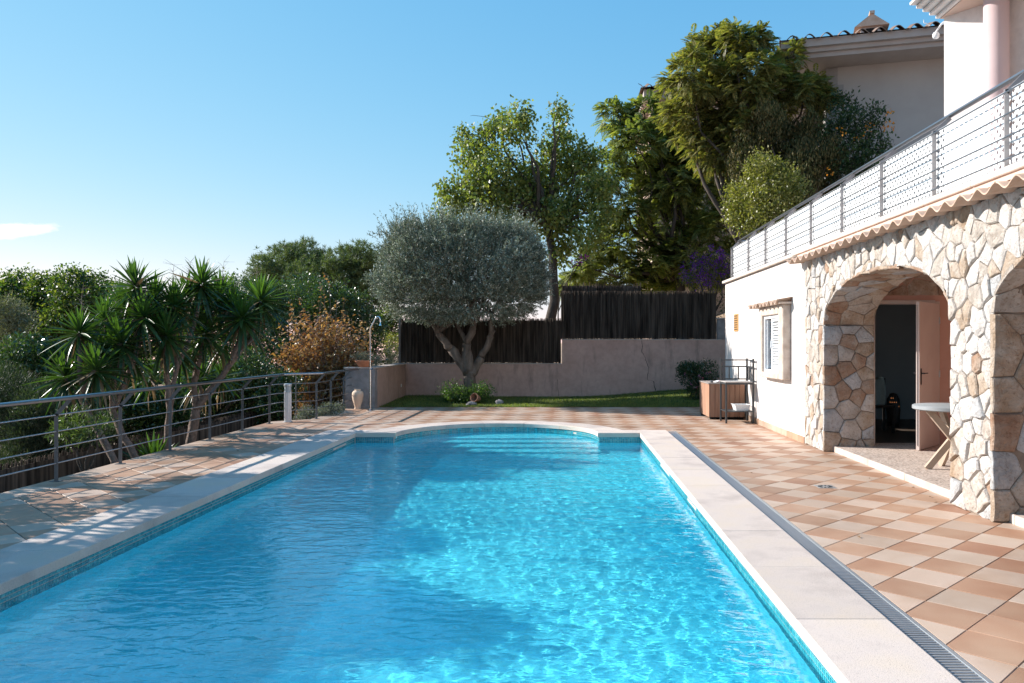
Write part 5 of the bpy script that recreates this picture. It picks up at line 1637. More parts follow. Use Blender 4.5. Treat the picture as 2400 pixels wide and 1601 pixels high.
M_jac2 = foliage("fern_leaf_gold", [(0.085, 0.108, 0.042), (0.145, 0.158, 0.055), (0.225, 0.205, 0.070), (0.35, 0.28, 0.10)], .5, .42, .4)
def jacaranda(label, lst, Y, mat, base, fork, tr, nf=11, jit=1.3, dens=1.0, Lf=.55):
    k = mpp(Y); cl = [(at(x, y, Y + random.uniform(-1, 1)*(1.3 if Y > 25 else .9)), (r*k, r*k*1.2, r*k*.9)) for x, y, r in lst]
    C, O = [], []
    for (c, rad), (_, _, r) in zip(cl, lst):
        n = int(29*(r/60)**2*dens)+6
        d = norm(rng.normal(size=(n, 3))); rr_ = .35+.65*rng.uniform(0, 1, n)**.6
        C.append(c + d*rr_[:, None]*np.array(rad)); O.append(d)
    C, O = np.concatenate(C), np.concatenate(O)
    root = empty('jacaranda_tree', tuple(base), label, 'tree', None)
    mb = MB(); fk = Vector(fork)
    mb.tube(wander(base, fk, 6, .05), [tr*(1.25-.5*i/6) for i in range(7)], 9)
    limbs(mb, fk, [tuple(c[0]) for c in cl], tr*.5, .022, 7, 6, .09, -.05)
    for (c, rad) in cl:
        for q in C[np.argsort(((C-c)**2).sum(1))[:7]]: mb.tube(wander(c, q, 3, .1), [.018, .014, .010, .007], 4, caps=False)
    mb.build('trunk', M_bark_d, root, smooth='all', fix=False)
    quads('crown', fronds(C, O, nf, Lf, wid=.040*Lf/.5, plen=.145*Lf/.5), mat, root)
    return root
J1 = [(1420,265,40),(1460,330,58),(1395,400,46),(1500,415,70),(1560,330,60),(1440,480,60),(1530,520,72),(1605,450,72),(1420,560,46),(1500,600,60),(1600,590,62),(1370,592,38),(1335,612,30),(1650,520,60),(1480,260,34),(1560,620,50),(1640,610,46),(1545,420,70),(1620,360,60),(1500,340,50),(1530,282,46),(1580,380,60),(1312,652,24),(1360,642,34),(1430,632,44),(1490,648,46)]
jacaranda('dark green jacaranda with feathery fronds leaning over the tall brushwood fence', J1, 30.0, M_jac1, (4.8, 30.0, 1.6), (4.2, 30.0, 4.1), .20, Lf=.50, nf=12, dens=1.15)
J2 = [(1640,120,58),(1700,100,42),(1590,175,58),(1720,180,66),(1660,225,70),(1790,205,58),(1850,210,46),(1812,135,32),(1580,265,58),(1700,300,70),(1640,335,60),(1882,225,30),(1750,250,60),(1560,215,40),(1610,100,30),(1735,90,26)]
jacaranda('tall golden green jacaranda in front of the neighbouring roof', J2, 22.4, M_jac2, (5.4, 22.4, .1), (5.0, 22.4, 4.2), .17, Lf=.36, nf=13, dens=1.55)

# juniper with upright sprays
Y_ = 21.3; k_ = mpp(Y_)
lst = [(1720,340,48),(1762,285,46),(1800,335,58),(1850,385,58),(1895,425,40),(1790,430,62),(1862,305,42),(1905,355,36),(1720,420,48),(1830,460,50),(1700,380,40)]
cl = [(at(x, y, Y_+random.uniform(-.7, .7)), (r*k_*.8, r*k_, r*k_*1.1), (r/50)**2) for x, y, r in lst]
Q = broad_crown(cl, 190, 24, .07, .10, .030, out=.15, up=1.5, rnd=.45, hollow=.3)
M_jun = foliage("juniper_scale", [(0.030, 0.042, 0.014), (0.060, 0.066, 0.022), (0.115, 0.095, 0.035), (0.16, 0.12, 0.05)], .7, .15, .25)
b0 = at(1800, 640, Y_); b0[2] = .2
tree('juniper_tree', 'bronze green juniper with upright sprays left of the orange flowered shrub', 'tree', b0, cl, Q, M_jun, .12, 4.2, M_bark_d)
# yellow green shrub behind the terrace rail
Y_ = 20.5; k_ = mpp(Y_)
lst = [(1752,392,44),(1702,452,44),(1762,470,56),(1803,432,46),(1725,508,42),(1690,490,30),(1770,520,40)]
cl = [(at(x, y, Y_+random.uniform(-.5, .5)), (r*k_, r*k_, r*k_), (r/45)**2) for x, y, r in lst]
Q = broad_crown(cl, 130, 16, .09, .075, .045, out=.5, up=.35, rnd=.8, hollow=.3)
M_lime = foliage("lime_leaf", [(0.10, 0.115, 0.022), (0.19, 0.20, 0.045), (0.28, 0.26, 0.075), (0.36, 0.33, 0.13)], .4, .35, .5)
b0 = at(1745, 640, Y_); b0[2] = .1
tree('pittosporum_shrub', 'yellow green round leaved shrub just behind the lattice railing end', 'shrub', b0, cl, Q, M_lime, .07, 3.4, M_bark)
# orange flowered shrub before the neighbour's wall
Y_ = 20.6; k_ = mpp(Y_)
lst = [(1935,240,26),(1960,275,36),(1920,300,34),(2010,265,24),(1990,310,34),(1960,350,42),(2030,330,18),(1915,355,36),(2000,370,40),(1940,400,40)]
cl = [(at(x, y, Y_+random.uniform(-.4, .4)), (r*k_, r*k_, r*k_), (r/35)**2) for x, y, r in lst]
Q = broad_crown(cl, 60, 13, .09, .10, .042, out=.4, up=.2, rnd=.9, hollow=.3)
M_tec = foliage("pinnate_leaf", [(0.020, 0.045, 0.020), (0.035, 0.070, 0.026), (0.06, 0.10, 0.03)], .5, .3, .4)
b0 = at(1965, 560, Y_); b0[2] = .8
ts = tree('trumpet_shrub', 'open dark shrub with orange flowers against the grey neighbouring wall', 'shrub', b0, cl, Q, M_tec, .05, 4.4, M_bark_d)
fp = np.concatenate([at(x, y, Y_-.4)[None] + rng.normal(size=(9, 3))*.06 for x, y in ((2040, 258), (2044, 288), (1996, 292), (1990, 296), (1968, 318), (1934, 300), (1905, 395), (2038, 292))])
quads('flowers', leaf_quads(fp, rng.normal(size=fp.shape), .075, .055, .3), foliage("orange_flower", [(0.62, 0.22, 0.02), (0.75, 0.33, 0.04)], .5, .3, .3, (1.2, 1, .6)), ts, 'stuff')
# bougainvillea over the fence
Y_ = 24.9; k_ = mpp(Y_)
lst = [(1590,620,34),(1625,600,38),(1655,635,34),(1610,655,28),(1640,585,24),(1672,600,24),(1575,640,18),(1660,690,26),(1665,740,20)]
cl = [(at(x, y, Y_+random.uniform(-.3, .2)), (r*k_, r*k_*.9, r*k_), (r/35)**2) for x, y, r in lst]
M_bleaf = foliage("bougainvillea_leaf", [(0.018, 0.035, 0.016), (0.035, 0.06, 0.022), (0.07, 0.10, 0.04)], .5, .25, .4)
M_bract = foliage("violet_bract", [(0.10, 0.018, 0.26), (0.16, 0.03, 0.38), (0.24, 0.04, 0.46)], .6, .35, .2, (1.1, .7, 1.2))
bg = tree('bougainvillea', 'violet flowering bougainvillea over the fence end beside the house corner', 'shrub', (4.4, 24.7, 1.0), cl, broad_crown(cl, 24, 14, .08, .06, .04, hollow=.2), M_bleaf, .05, 2.4, M_bark_d)
quads('bracts', broad_crown(cl[:6], 26, 12, .055, .05, .04, hollow=.55), M_bract, bg, 'stuff')
cl = [(at(1338, 596, 25.6), (.22, .2, .2)), (at(1322, 606, 25.6), (.16, .2, .15))]
b2 = tree('bougainvillea', 'small magenta bougainvillea sprig above the ragged brushwood strip', 'shrub', (-.2, 25.4, .6), cl, broad_crown(cl, 14, 10, .06, .055, .04), M_bleaf, .03, 2.6, M_bark_d)
quads('bracts', broad_crown([cl[0], cl[1]], 5, 10, .04, .055, .045, hollow=.5), foliage("magenta_bract", [(0.35, 0.02, 0.30), (0.48, 0.04, 0.40)], .6, .35, .2, (1.1, .7, 1.2)), b2, 'stuff')

# ---------------------------------------------------------------- garden side, left
M_glossy = foliage("laurel_leaf", [(0.022, 0.050, 0.020), (0.040, 0.080, 0.027), (0.065, 0.11, 0.032), (0.10, 0.15, 0.04)], .28, .25, .7)
M_carob = foliage("carob_leaf", [(0.022, 0.048, 0.016), (0.045, 0.085, 0.024), (0.085, 0.125, 0.03), (0.20, 0.21, 0.05)], .42, .42, .5)
M_pine = foliage("pine_needle", [(0.070, 0.10, 0.045), (0.11, 0.145, 0.06), (0.16, 0.185, 0.08)], .6, .25, .3)
def rounded(name, label, cat, lst, Y, mat, base, fork_z, tufts, per, sig, L, W, group=None, bark=M_bark_d, tr=.12, jit=.8, **kw):
    k = mpp(Y); cl = [(at(x, y, Y+random.uniform(-jit, jit)), (r*k, r*k*1.1, r*k), (r/50)**2) for x, y, r in lst]
    Q = broad_crown(cl, int(tufts*3.6), per, sig*.9, L*.95, W*1.0, **kw)
    return tree(name, label, cat, base, cl, Q, mat, tr, fork_z, bark, group)
# carobs along the garden edge, back-lit
rounded('carob_tree', 'backlit round topped carob tree beside the grey bush', 'tree', [(10,690,50),(45,660,40),(70,720,60),(20,780,60),(90,790,55),(105,670,40),(5,850,60)], 25, M_carob, (-15.6, 25, -3.2), .6, 55, 16, .12, .105, .06, hollow=.3)
rounded('carob_tree', 'backlit carob tree with a rounded crown left of the yuccas', 'tree', [(160,660,44),(190,700,56),(150,740,60),(215,660,34),(200,780,62),(140,800,60),(225,740,46)], 24, M_carob, (-13.6, 24, -3.2), .6, 55, 16, .12, .105, .06, hollow=.3)
rounded('carob_tree', 'smaller backlit carob tree peeping out behind the yucca heads', 'tree', [(265,690,40),(290,740,50),(330,720,50),(380,740,50),(440,740,50),(490,700,40),(520,670,34),(300,800,50),(470,790,50),(400,800,60)], 26, M_carob, (-11.5, 26, -2.8), .6, 50, 15, .12, .10, .058, hollow=.3)
rounded('carob_tree', 'dense carob tree farther along the slope past the grey bush', 'tree', [(-60,680,56),(-110,720,60),(-60,780,70),(-140,790,70),(-190,740,60),(-30,850,70),(-120,870,80)], 24, M_carob, (-17.6, 24, -3.6), .4, 50, 16, .12, .105, .06, hollow=.3)
rounded('carob_tree', 'broad carob tree closing the garden slope towards the open view', 'tree', [(-260,690,60),(-320,740,70),(-250,790,76),(-380,790,70),(-420,730,60),(-300,870,80),(-210,860,70)], 21, M_carob, (-18.4, 21, -3.8), .4, 45, 16, .12, .105, .06, hollow=.3)
rounded('broom_bush', 'grey green feathery bush before the backlit carob', 'shrub', [(10,720,34),(40,745,30),(15,780,40),(0,830,40)], 17, foliage("broom_leaf", [(0.10, 0.11, 0.07), (0.17, 0.175, 0.12), (0.24, 0.23, 0.17)], .7, .2, .3), (-11.8, 17, -2.4), -.4, 60, 18, .09, .12, .018, tr=.06, up=.8)
# pines
def needles(C, n_per, L, W, O=None):
    P = np.repeat(C, n_per, 0); D = rng.normal(size=P.shape); D[:, 2] += .7
    return leaf_quads(P, D, L*rng.uniform(.7, 1.2, len(P)), W, 0, .3)
def pine(label, lst, Y, base, fork_z, dens=150):
    k = mpp(Y); cl = [(at(x, y, Y+random.uniform(-1.2, 1.2)), (r*k*1.05, r*k*1.2, r*k*.85)) for x, y, r in lst]
    C = []
    for (c, rad), (_, _, r) in zip(cl, lst):
        P, O = tuft_points(c, rad, int(dens*(r/50)**2), 3, .10, .45); C.append(P)
    Q = needles(np.concatenate(C), 15, .20, .024)
    return tree('pine_tree', label, 'tree', base, cl, Q, M_pine, .2, fork_z, M_bark_d)
pine('umbrella shaped green pine beyond the yuccas', [(620,620,46),(660,595,46),(700,590,46),(650,650,56),(710,640,52),(600,660,36),(740,625,38),(690,690,56),(630,700,50),(745,680,46)], 34, (-10.8, 34, -3), 3.2)
pine('darker pine crown touching the olive tree on its left', [(790,600,40),(830,590,38),(850,640,46),(800,650,50),(770,610,26),(860,600,30),(840,690,46),(790,700,46)], 33, (-8.3, 33, -3), 3.2)
# laurels
rounded('laurel_shrub', 'large glossy laurel behind the bronze leaved shrub', 'shrub', [(560,680,46),(610,700,52),(660,690,50),(710,680,48),(760,700,52),(810,720,50),(600,770,62),(680,770,66),(760,780,60),(840,760,44),(560,760,50),(840,820,46),(700,840,60),(620,850,60)], 24.0, M_glossy, (-7.6, 24.0, -1.4), .9, 60, 17, .11, .085, .04, hollow=.35)
rounded('laurel_shrub', 'dark glossy laurel hedge plant behind the yucca trunks', 'shrub', [(520,880,60),(580,900,60),(640,900,52),(470,900,60),(540,940,60),(610,950,56),(420,900,56),(360,890,60),(450,860,50),(560,850,50)], 19.5, M_glossy, (-8.6, 19.5, -1.8), -.5, 60, 17, .10, .08, .04, hollow=.35)
rounded('laurel_shrub', 'shadowy laurel at the foot of the garden slope behind the railing', 'shrub', [(60,850,70),(130,860,70),(200,870,70),(270,880,66),(330,900,60),(90,930,80),(200,950,80),(290,950,70),(20,930,80),(150,1000,80),(380,960,66)], 16.5, M_glossy, (-10.2, 16.5, -2.4), -1.0, 75, 16, .11, .09, .04, hollow=.35)
rounded('lime_shrub', 'small bright lime shrub glimpsed between the yucca trunks', 'shrub', [(432,790,16),(445,780,14),(425,805,12)], 20.5, M_lime, (-9.9, 20.5, -1.6), .6, 60, 12, .07, .08, .05, tr=.03, jit=.2)
rounded('lime_shrub', 'yellow green bush beyond the low side wall', 'shrub', [(890,790,20),(905,780,16),(915,800,18)], 27, M_lime, (-6.0, 27, -.8), .8, 60, 14, .10, .08, .045, tr=.03, jit=.3)
rounded('carob_tree', 'soft green tree glimpsed between the bronze shrub and the fence', 'tree', [(880,740,26),(905,760,30),(900,720,24),(930,780,26),(870,770,20)], 30, M_carob, (-6.6, 30, -1), 1.0, 80, 14, .12, .10, .055, hollow=.2)
rounded('lavender_bush', 'blue grey lavender bush behind the low side wall', 'shrub', [(895,815,20),(915,825,16),(880,828,14),(905,838,18)], 24.8, foliage("lavender_leaf", [(0.09, 0.11, 0.11), (0.16, 0.18, 0.18), (0.22, 0.24, 0.24)], .7, .15, .3), (-5.6, 24.8, -.3), .2, 90, 16, .08, .09, .012, tr=.03, jit=.2, up=1.2)
# fine feathery shrub close to the railing
rounded('rosemary_bush', 'dark feathery bush pressing against the railing bars', 'shrub', [(30,950,60),(90,990,60),(150,1020,56),(190,1000,50),(60,1060,60),(130,1080,50),(10,900,60),(0,1010,60),(100,930,50),(200,1050,40)], 13.4, foliage("rosemary_leaf", [(0.018, 0.036, 0.022), (0.035, 0.060, 0.034), (0.060, 0.085, 0.05), (0.10, 0.12, 0.08)], .6, .2, .4), (-8.8, 13.4, -1.7), -.6, 60, 26, .085, .085, .009, tr=.04, jit=.35, up=.9, rnd=.5, out=.8)
rounded('willow_sprig_bush', 'thin leaved light green bush behind the second railing bay', 'shrub', [(170,970,30),(200,990,26),(225,985,20),(150,1000,26),(250,970,16)], 11.6, foliage("sprig_leaf", [(0.05, 0.09, 0.03), (0.085, 0.13, 0.045), (0.13, 0.17, 0.06)], .5, .3, .4), (-6.75, 11.4, -1.3), -.4, 26, 14, .06, .10, .013, tr=.025, jit=.2, up=.5, out=.9)
rounded('santolina_bush', 'low silver grey santolina at the bend outside the railing', 'shrub', [(700,950,15),(725,955,17),(750,948,17),(775,940,14),(690,965,12),(740,965,16)], 17.9, foliage("santolina_leaf", [(0.10, 0.12, 0.10), (0.19, 0.21, 0.18), (0.28, 0.30, 0.26)], .7, .15, .3), (-5.85, 17.9, -1.2), -.3, 130, 18, .05, .05, .014, tr=.03, jit=.15, up=.9)

# trees just outside the frame whose shade reaches the pool
SHADE = [(-9.5, 10.3, 3.9, .55), (-8.6, 8.0, 3.65, 1.0), (-8.9, 5.5, 3.9, 1.2)]
def shade_tree(label, x, y, top, r, n=11):
    cl = []
    for _ in range(n):
        t = random.uniform(0, 6.28); q = r*math.sqrt(random.random())
        low = _ % 2
        cl.append((np.array([x+q*math.cos(t), y+q*math.sin(t)*1.1, (random.uniform(1.0, 1.8) if low else top - .45 - random.uniform(0, .4))]), (.6, .6, .36), 1.0))
    Q = broad_crown(cl, 85, 14, .11, .11, .062, hollow=.25)
    return tree('carob_tree', label, 'tree', (x, y, -1.4), cl, Q, M_carob, .13, top-2.2, M_bark_d, 'trees shading the near deck')
for (x, y, tp, r) in SHADE: shade_tree('spreading carob tree on the slope beside the near deck railing', x, y, tp, r)

# bronze autumn shrub
br = empty('bronze_shrub', (-6.25, 20.9, -.8), 'bronze leaved autumn shrub arching over the railing corner', 'shrub')
P, D = [], []
mb = MB()
for k in range(170):
    t = rng.uniform(0, 6.28); rad = rng.uniform(.15, 1.0)
    tip = np.array([-6.25 + 1.45*rad*math.cos(t), 20.9 + .9*rad*math.sin(t), rng.uniform(1.0, 2.2) + .75*(1-rad)*rng.uniform(0, 1)])
    if k < 26: tip[2] += rng.uniform(.3, 1.1)
    b = np.array([-6.25 + .35*rng.normal()*.5, 20.9 + .2*rng.normal(), -.7])
    pts = wander(b, tip, 7, .06, .12)
    mb.tube(pts, [.013-.0013*i for i in range(8)], 4, caps=False)
    nl = 46 if k >= 26 else 20
    s = rng.uniform(.42, 1.0, nl)
    for q in s:
        i = min(6, int(q*7)); p = pts[i].lerp(pts[i+1], q*7-i)
        P.append(np.array(p) + rng.normal(size=3)*(.07 if k >= 26 else .03)); D.append(rng.normal(size=3)*np.array([1, 1, .4]) + np.array([0, 0, -.25]))
mb.build('stems', mottled("shrub_stem", (0.16, 0.12, 0.10), (0.27, 0.21, 0.17), 5, .9, 0), br, fix=False)
P, D = np.array(P), np.array(D)
M_bronze = foliage("bronze_leaf", [(0.22, 0.10, 0.05), (0.37, 0.19, 0.08), (0.48, 0.28, 0.11), (0.46, 0.32, 0.11), (0.42, 0.26, 0.19)], .38, .3, .5, (1.3, 1.1, .6))
quads('crown', leaf_quads(P, D, .105*rng.uniform(.6, 1.25, len(P)), .058, .6, .45, .18, .12), M_bronze, br)
cl = [((-6.2, 20.9, .6), (1.0, .7, .8)), ((-5.9, 20.8, .2), (.9, .5, .7)), ((-6.7, 20.9, .3), (.8, .6, .8))]
quads('lower_leaves', broad_crown(cl, 260, 9, .10, .10, .055, hollow=.3), M_bronze, br)
# grey plant in the bowl
gp = empty('bowl_plant', (-5.0, 20.03, 1.15), 'grey green cushion plant growing in the terracotta bowl', 'plant')
quads('foliage', broad_crown([((-5.05, 20.03, 1.26), (.20, .18, .13)), ((-4.80, 20.05, 1.20), (.20, .16, .13))], 90, 14, .035, .035, .010, up=.6), foliage("cushion_leaf", [(0.12, 0.12, 0.09), (0.19, 0.19, 0.145), (0.25, 0.24, 0.19)], .7, .15, .3), gp)
MB().tube([(-5.02, 20.03, 1.16), (-5.0, 20.03, 1.22), (-4.95, 20.03, 1.26)], .012, 6).build('stem', M_bark, gp)
# low shrub round the olive's foot
for nm, c, lab in (('hebe_shrub', [(-3.02, 21.45, .30), (-2.80, 21.30, .24)], 'leafy green shrub at the left foot of the olive'), ('hebe_shrub', [(-2.25, 21.40, .32), (-2.45, 21.25, .20)], 'leafy green shrub at the right foot of the olive')):
    r_ = empty(nm, (c[0][0], c[0][1], 0), lab, 'shrub')
    cl = [(np.array(q), (.34, .28, .25)) for q in c] + [(np.array([(c[0][0]+c[1][0])/2, 21.35, .15]), (.34, .25, .16))]
    quads('foliage', broad_crown(cl, 80, 11, .05, .055, .032, hollow=.4), foliage("hebe_leaf", [(0.035, 0.075, 0.018), (0.07, 0.13, 0.03), (0.13, 0.20, 0.05)], .4, .3, .5), r_)
    mb = MB(); limbs(mb, (c[0][0], c[0][1], -.02), [tuple(q[0]) for q in cl], .02, .006); mb.build('stem', M_bark, r_, fix=False)
# pink flowered bush by the house corner
pk = empty('hibiscus_bush', (3.62, 21.7, .1), 'clipped dark bush dotted with pink flowers behind the storage box', 'shrub')
cl = [(np.array([3.45, 21.6, .72]), (.42, .4, .36)), (np.array([3.85, 21.8, .80]), (.42, .4, .36)), (np.array([3.65, 21.6, .42]), (.40, .4, .36)), (np.array([3.3, 21.7, .92]), (.25, .3, .16))]
quads('foliage', broad_crown(cl, 130, 14, .05, .05, .030, hollow=.5), foliage("hibiscus_leaf", [(0.016, 0.040, 0.016), (0.030, 0.062, 0.022), (0.05, 0.085, 0.03)], .35, .25, .6), pk)
fp = np.array([[3.55, 21.2, .72], [3.62, 21.2, .70], [3.35, 21.25, .55], [3.75, 21.3, .84], [3.82, 21.3, .86], [3.2, 21.4, .80], [3.5, 21.25, .45]]); fp = np.repeat(fp, 6, 0) + rng.normal(size=(42, 3))*.018
quads('flowers', leaf_quads(fp, rng.normal(size=fp.shape), .045, .04, 0), foliage("pink_petal", [(0.50, 0.10, 0.30), (0.62, 0.26, 0.34), (0.60, 0.35, 0.20)], .5, .3, .3, (1.2, .8, 1)), pk, 'stuff')
mb = MB(); limbs(mb, (3.62, 21.7, 0), [tuple(q[0]) for q in cl], .03, .008); mb.build('stem', M_bark, pk, fix=False)

# ---------------------------------------------------------------- yuccas
M_yl = foliage("yucca_leaf", [(0.024, 0.055, 0.020), (0.038, 0.078, 0.026), (0.058, 0.105, 0.032)], .36, .26, .55, (1.7, 2.0, .5))
M_yl2 = foliage("yucca_leaf_young", [(0.045, 0.095, 0.026), (0.075, 0.135, 0.034)], .36, .34, .55, (1.7, 2.0, .5))
M_ydead = foliage("yucca_dead_leaf", [(0.20, 0.15, 0.09), (0.32, 0.25, 0.16)], .7, .2, .2, (1.2, 1, .7))
M_ytr = mottled("yucca_bark", (0.15, 0.105, 0.085), (0.27, 0.20, 0.165), 14, .95, 1.0, 30, .03)
M_ystalk = mottled("dry_flower_stalk", (0.20, 0.15, 0.125), (0.30, 0.23, 0.20), 9, .9, 0)
def sword(Lf, W, bend):
    v, f = [], []; n = 6
    for i in range(n+1):
        t = i/n; w = W*.5*min(1, (.55+1.6*t))*(1-t**2.6) if t < 1 else .0008
        z = -bend*Lf*t*t
        v += [(Lf*t, -w, z+w*.45), (Lf*t, 0, z), (Lf*t, w, z+w*.45)]
    for i in range(n):
        a = i*3; f += [(a, a+3, a+4, a+1), (a+1, a+4, a+5, a+2)]
    return v, f
swords = []
for i, (Lf, W, bd) in enumerate([(.44, .056, .01), (.58, .060, .05), (.68, .060, .12), (.62, .056, .26)]):
    for mt in (M_yl, M_yl2, M_ydead):
        v, f = sword(Lf, W, bd); me = bpy.data.meshes.new('sword_leaf'); me.from_pydata(v, [], f); me.materials.append(mt)
        me.polygons.foreach_set('use_smooth', [True]*len(f)); swords.append(me)
def yucca(label, base, heads, trunks):
    root = empty('yucca', base, label, 'yucca')
    for pts, ra, rb in trunks:
        pts = [Vector(p) for p in pts]
        path = []
        for a, b in zip(pts, pts[1:]):
            w = wander(a, b, 4, .04); path += w[:-1]
        path.append(pts[-1]); n = len(path)
        MB().tube(path, [(ra+(rb-ra)*i/(n-1))*.76 for i in range(n)], 9, jitter=.13).build('trunk', M_ytr, root, smooth='all', fix=False)
    allv = []
    for (c, axis, sc, nl) in heads:
        c = Vector(c); ax = Vector(axis).normalized(); q = Vector((0, 0, 1)).rotation_difference(ax)
        nl = int(nl*1.55)
        for k in range(nl):
            g = k*2.39996; t = (k+.5)/nl
            nl_ = nl; pol = R(6) + R(146)*t**.9 + random.uniform(-.12, .12)
            d = q @ Vector((math.sin(pol)*math.cos(g), math.sin(pol)*math.sin(g), math.cos(pol)))
            z_ = d; y_ = Vector((0, 0, 1)).cross(z_)
            if y_.length < .05: y_ = Vector((0, 1, 0))
            y_.normalize(); up = z_.cross(y_)
            mi = (0 if t < .35 else 1 if t < .6 else 2 if t < .8 else 3)*3 + (1 if t < .3 else 2 if t > .93 or random.random() < .02 else 0)
            M = Matrix((z_, y_, up)).transposed().to_4x4() @ Matrix.Rotation(random.uniform(-.5, .5), 4, 'X')
            s = sc*random.uniform(.82, 1.12)
            M = Matrix.Translation(c + d*.03 - ax*(.10*t)) @ M @ Matrix.Scale(s, 4)
            allv.append((M, mi))
    inv = parent_world(root).inverted()
    random.shuffle(allv)
    for M, mi in allv[:300]:
        o = bpy.data.objects.new('leaf', swords[mi]); link(o, root); o.matrix_parent_inverse = inv; o.matrix_basis = M
    if len(allv) > 300:
        mb = [MB(), MB()]
        for M, mi in allv[300:]:
            me = swords[mi]
            mb[0].add([tuple(M @ v.co) for v in me.vertices], [tuple(p.vertices) for p in me.polygons], mi % 3)
        mb[0].build('leaf_mass', [M_yl, M_yl2, M_ydead], root, smooth='all', kind='stuff', fix=False)
    for (c, axis, sc, nl) in heads[1::3]:                 # dry flower stalks
        c = Vector(c) + Vector((random.uniform(-.05, .05), 0, .1)); m_ = MB(); top = c + Vector((random.uniform(-.06, .1), random.uniform(-.06, .06), random.uniform(.45, .62)))
        pts = wander(c, top, 5, .05); m_.tube(pts, [.007-.001*i for i in range(6)], 5)
        for k in range(30):
            p = pts[1+k % 5]; m_.tube([p, p + Vector((random.uniform(-.16, .16), random.uniform(-.16, .16), random.uniform(-.02, .12)))], [.0022, .0012], 3, caps=False)
        m_.build('flower_stalk', M_ystalk, root, fix=False)
    return root
def sp(px, py, Y):
    """source-pixel sight line to distance Y"""
    return Vector(((px-1325)/1880*Y, Y, 1.6+(806-py)/1880*Y))
def up_(x, y=0): return (x, y, 1)
# 1: leaning trunk on the left
T = [sp(268, 1081, 11.9), sp(215, 985, 12.1), sp(191, 936, 12.2)]
yucca('leaning yucca whose low heads spread before the dark laurel', (-6.7, 11.9, -1.3),
      [(sp(221, 864, 12.2), up_(-.2, -.3), .95, 60), (sp(185, 775, 12.6), up_(-.1, .1), .9, 56), (sp(150, 880, 12.4), up_(-.5, -.2), .9, 52), (sp(245, 745, 13.2), up_(-.2, .2), .95, 46), (sp(240, 835, 12.8), up_(.1, -.3), .95, 46)],
      [([(-6.55, 11.8, -1.4)] + T + [sp(200, 900, 12.2), sp(221, 868, 12.2)], .075, .05), ([T[2], sp(188, 850, 12.4), sp(185, 782, 12.6)], .05, .04), ([T[2], sp(165, 905, 12.4), sp(150, 884, 12.4)], .045, .04)])
# 2
T = [sp(318, 1074, 12.6), sp(264, 963, 12.8), sp(268, 886, 12.9)]
yucca('yucca with a high bright head left of the tallest cluster', (-6.8, 12.6, -1.3),
      [(sp(280, 800, 12.8), up_(-.25, -.25), 1.0, 62), (sp(333, 738, 13.0), up_(-.15, -.1), 1.0, 60), (sp(317, 668, 13.3), up_(-.3, .1), 1.0, 64), (sp(362, 698, 13.6), up_(.1, .1), 1.0, 50), (sp(310, 835, 13.3), up_(0, -.2), .95, 46), (sp(285, 715, 13.8), up_(-.4, .1), 1.0, 48)],
      [([(-6.45, 12.5, -1.4)] + T + [sp(280, 806, 12.8)], .08, .05), ([T[1], sp(300, 880, 13.0), sp(325, 810, 13.0), sp(333, 745, 13.0)], .06, .045), ([sp(325, 810, 13.0), sp(330, 740, 13.2), sp(317, 676, 13.3)], .05, .04)])
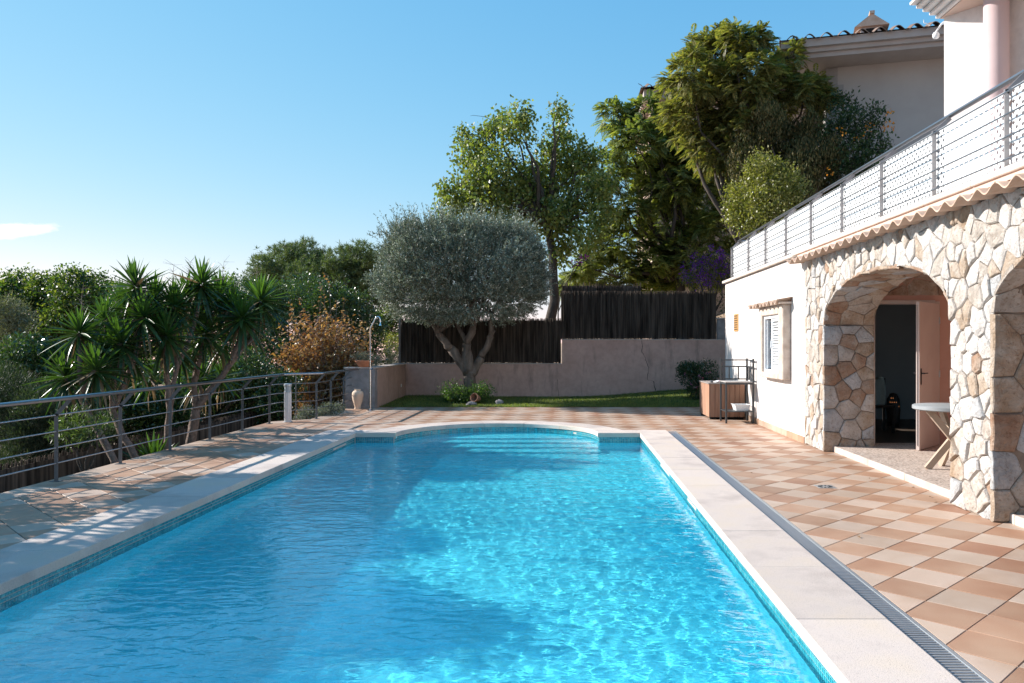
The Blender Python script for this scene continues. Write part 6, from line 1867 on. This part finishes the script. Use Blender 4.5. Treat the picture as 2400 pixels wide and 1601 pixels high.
# 3
T = [sp(390, 1051, 13.5), sp(398, 960, 13.5), sp(394, 905, 13.5)]
yucca('central yucca with a drooping head above the railing', (-6.7, 13.5, -1.3),
      [(sp(388, 784, 13.2), up_(-.05, -.55), 1.05, 66), (sp(407, 715, 13.7), up_(-.1, -.1), 1.05, 62), (sp(473, 662, 14.2), up_(.15, .1), 1.0, 58), (sp(352, 880, 14.4), up_(-.3, .1), .8, 44), (sp(436, 690, 14.3), up_(.1, .2), 1.0, 48), (sp(425, 830, 14.2), up_(.2, -.1), 1.0, 46)],
      [([(-6.72, 13.5, -1.4)] + T + [sp(390, 850, 13.3), sp(388, 792, 13.2)], .085, .05), ([T[1], sp(415, 860, 13.6), sp(407, 722, 13.7)], .06, .045), ([sp(415, 860, 13.6), sp(455, 760, 14.0), sp(473, 670, 14.2)], .055, .04), ([T[2], sp(365, 905, 14.2), sp(352, 886, 14.4)], .04, .035)])
# 4
T = [sp(448, 1035, 14.4), sp(459, 959, 14.4)]
yucca('yucca with a thick trunk forking right towards the bronze shrub', (-6.7, 14.4, -1.3),
      [(sp(567, 742, 14.2), up_(.1, -.35), 1.1, 66), (sp(611, 701, 14.6), up_(.3, -.05), 1.1, 64), (sp(544, 715, 14.9), up_(0, .1), 1.0, 54), (sp(478, 777, 14.3), up_(.1, -.3), 1.05, 58), (sp(457, 701, 14.8), up_(0, 0), 1.05, 56), (sp(469, 882, 15.2), up_(.1, 0), 1.0, 50), (sp(520, 880, 15.4), up_(.3, 0), .9, 40), (sp(515, 690, 15.0), up_(0, .2), 1.05, 46), (sp(525, 800, 15.0), up_(.2, 0), 1.0, 44)],
      [([(-6.75, 14.4, -1.4)] + T, .125, .10), ([T[1], sp(500, 905, 14.4), sp(535, 860, 14.4), sp(590, 795, 14.5), sp(611, 708, 14.6)], .085, .045), ([sp(540, 850, 14.4), sp(560, 800, 14.3), sp(567, 750, 14.2)], .06, .045), ([sp(585, 800, 14.5), sp(555, 760, 14.8), sp(544, 722, 14.9)], .045, .04),
       ([T[1], sp(452, 900, 14.4), sp(470, 840, 14.3), sp(478, 784, 14.3)], .08, .045), ([sp(455, 890, 14.4), sp(462, 780, 14.7), sp(457, 708, 14.8)], .06, .04), ([T[1], sp(470, 930, 15.0), sp(469, 890, 15.2)], .06, .04), ([T[1], sp(500, 920, 15.2), sp(520, 888, 15.4)], .05, .04)])
# 5: stemless plant by the fence
yucca('young stemless yucca against the low brown fence', (-6.75, 12.9, -1.2), [((-6.72, 13.1, -.40), (0, -.2, 1), 1.25, 52)], [([(-6.72, 13.1, -1.4), (-6.72, 13.1, -.42)], .07, .06)])
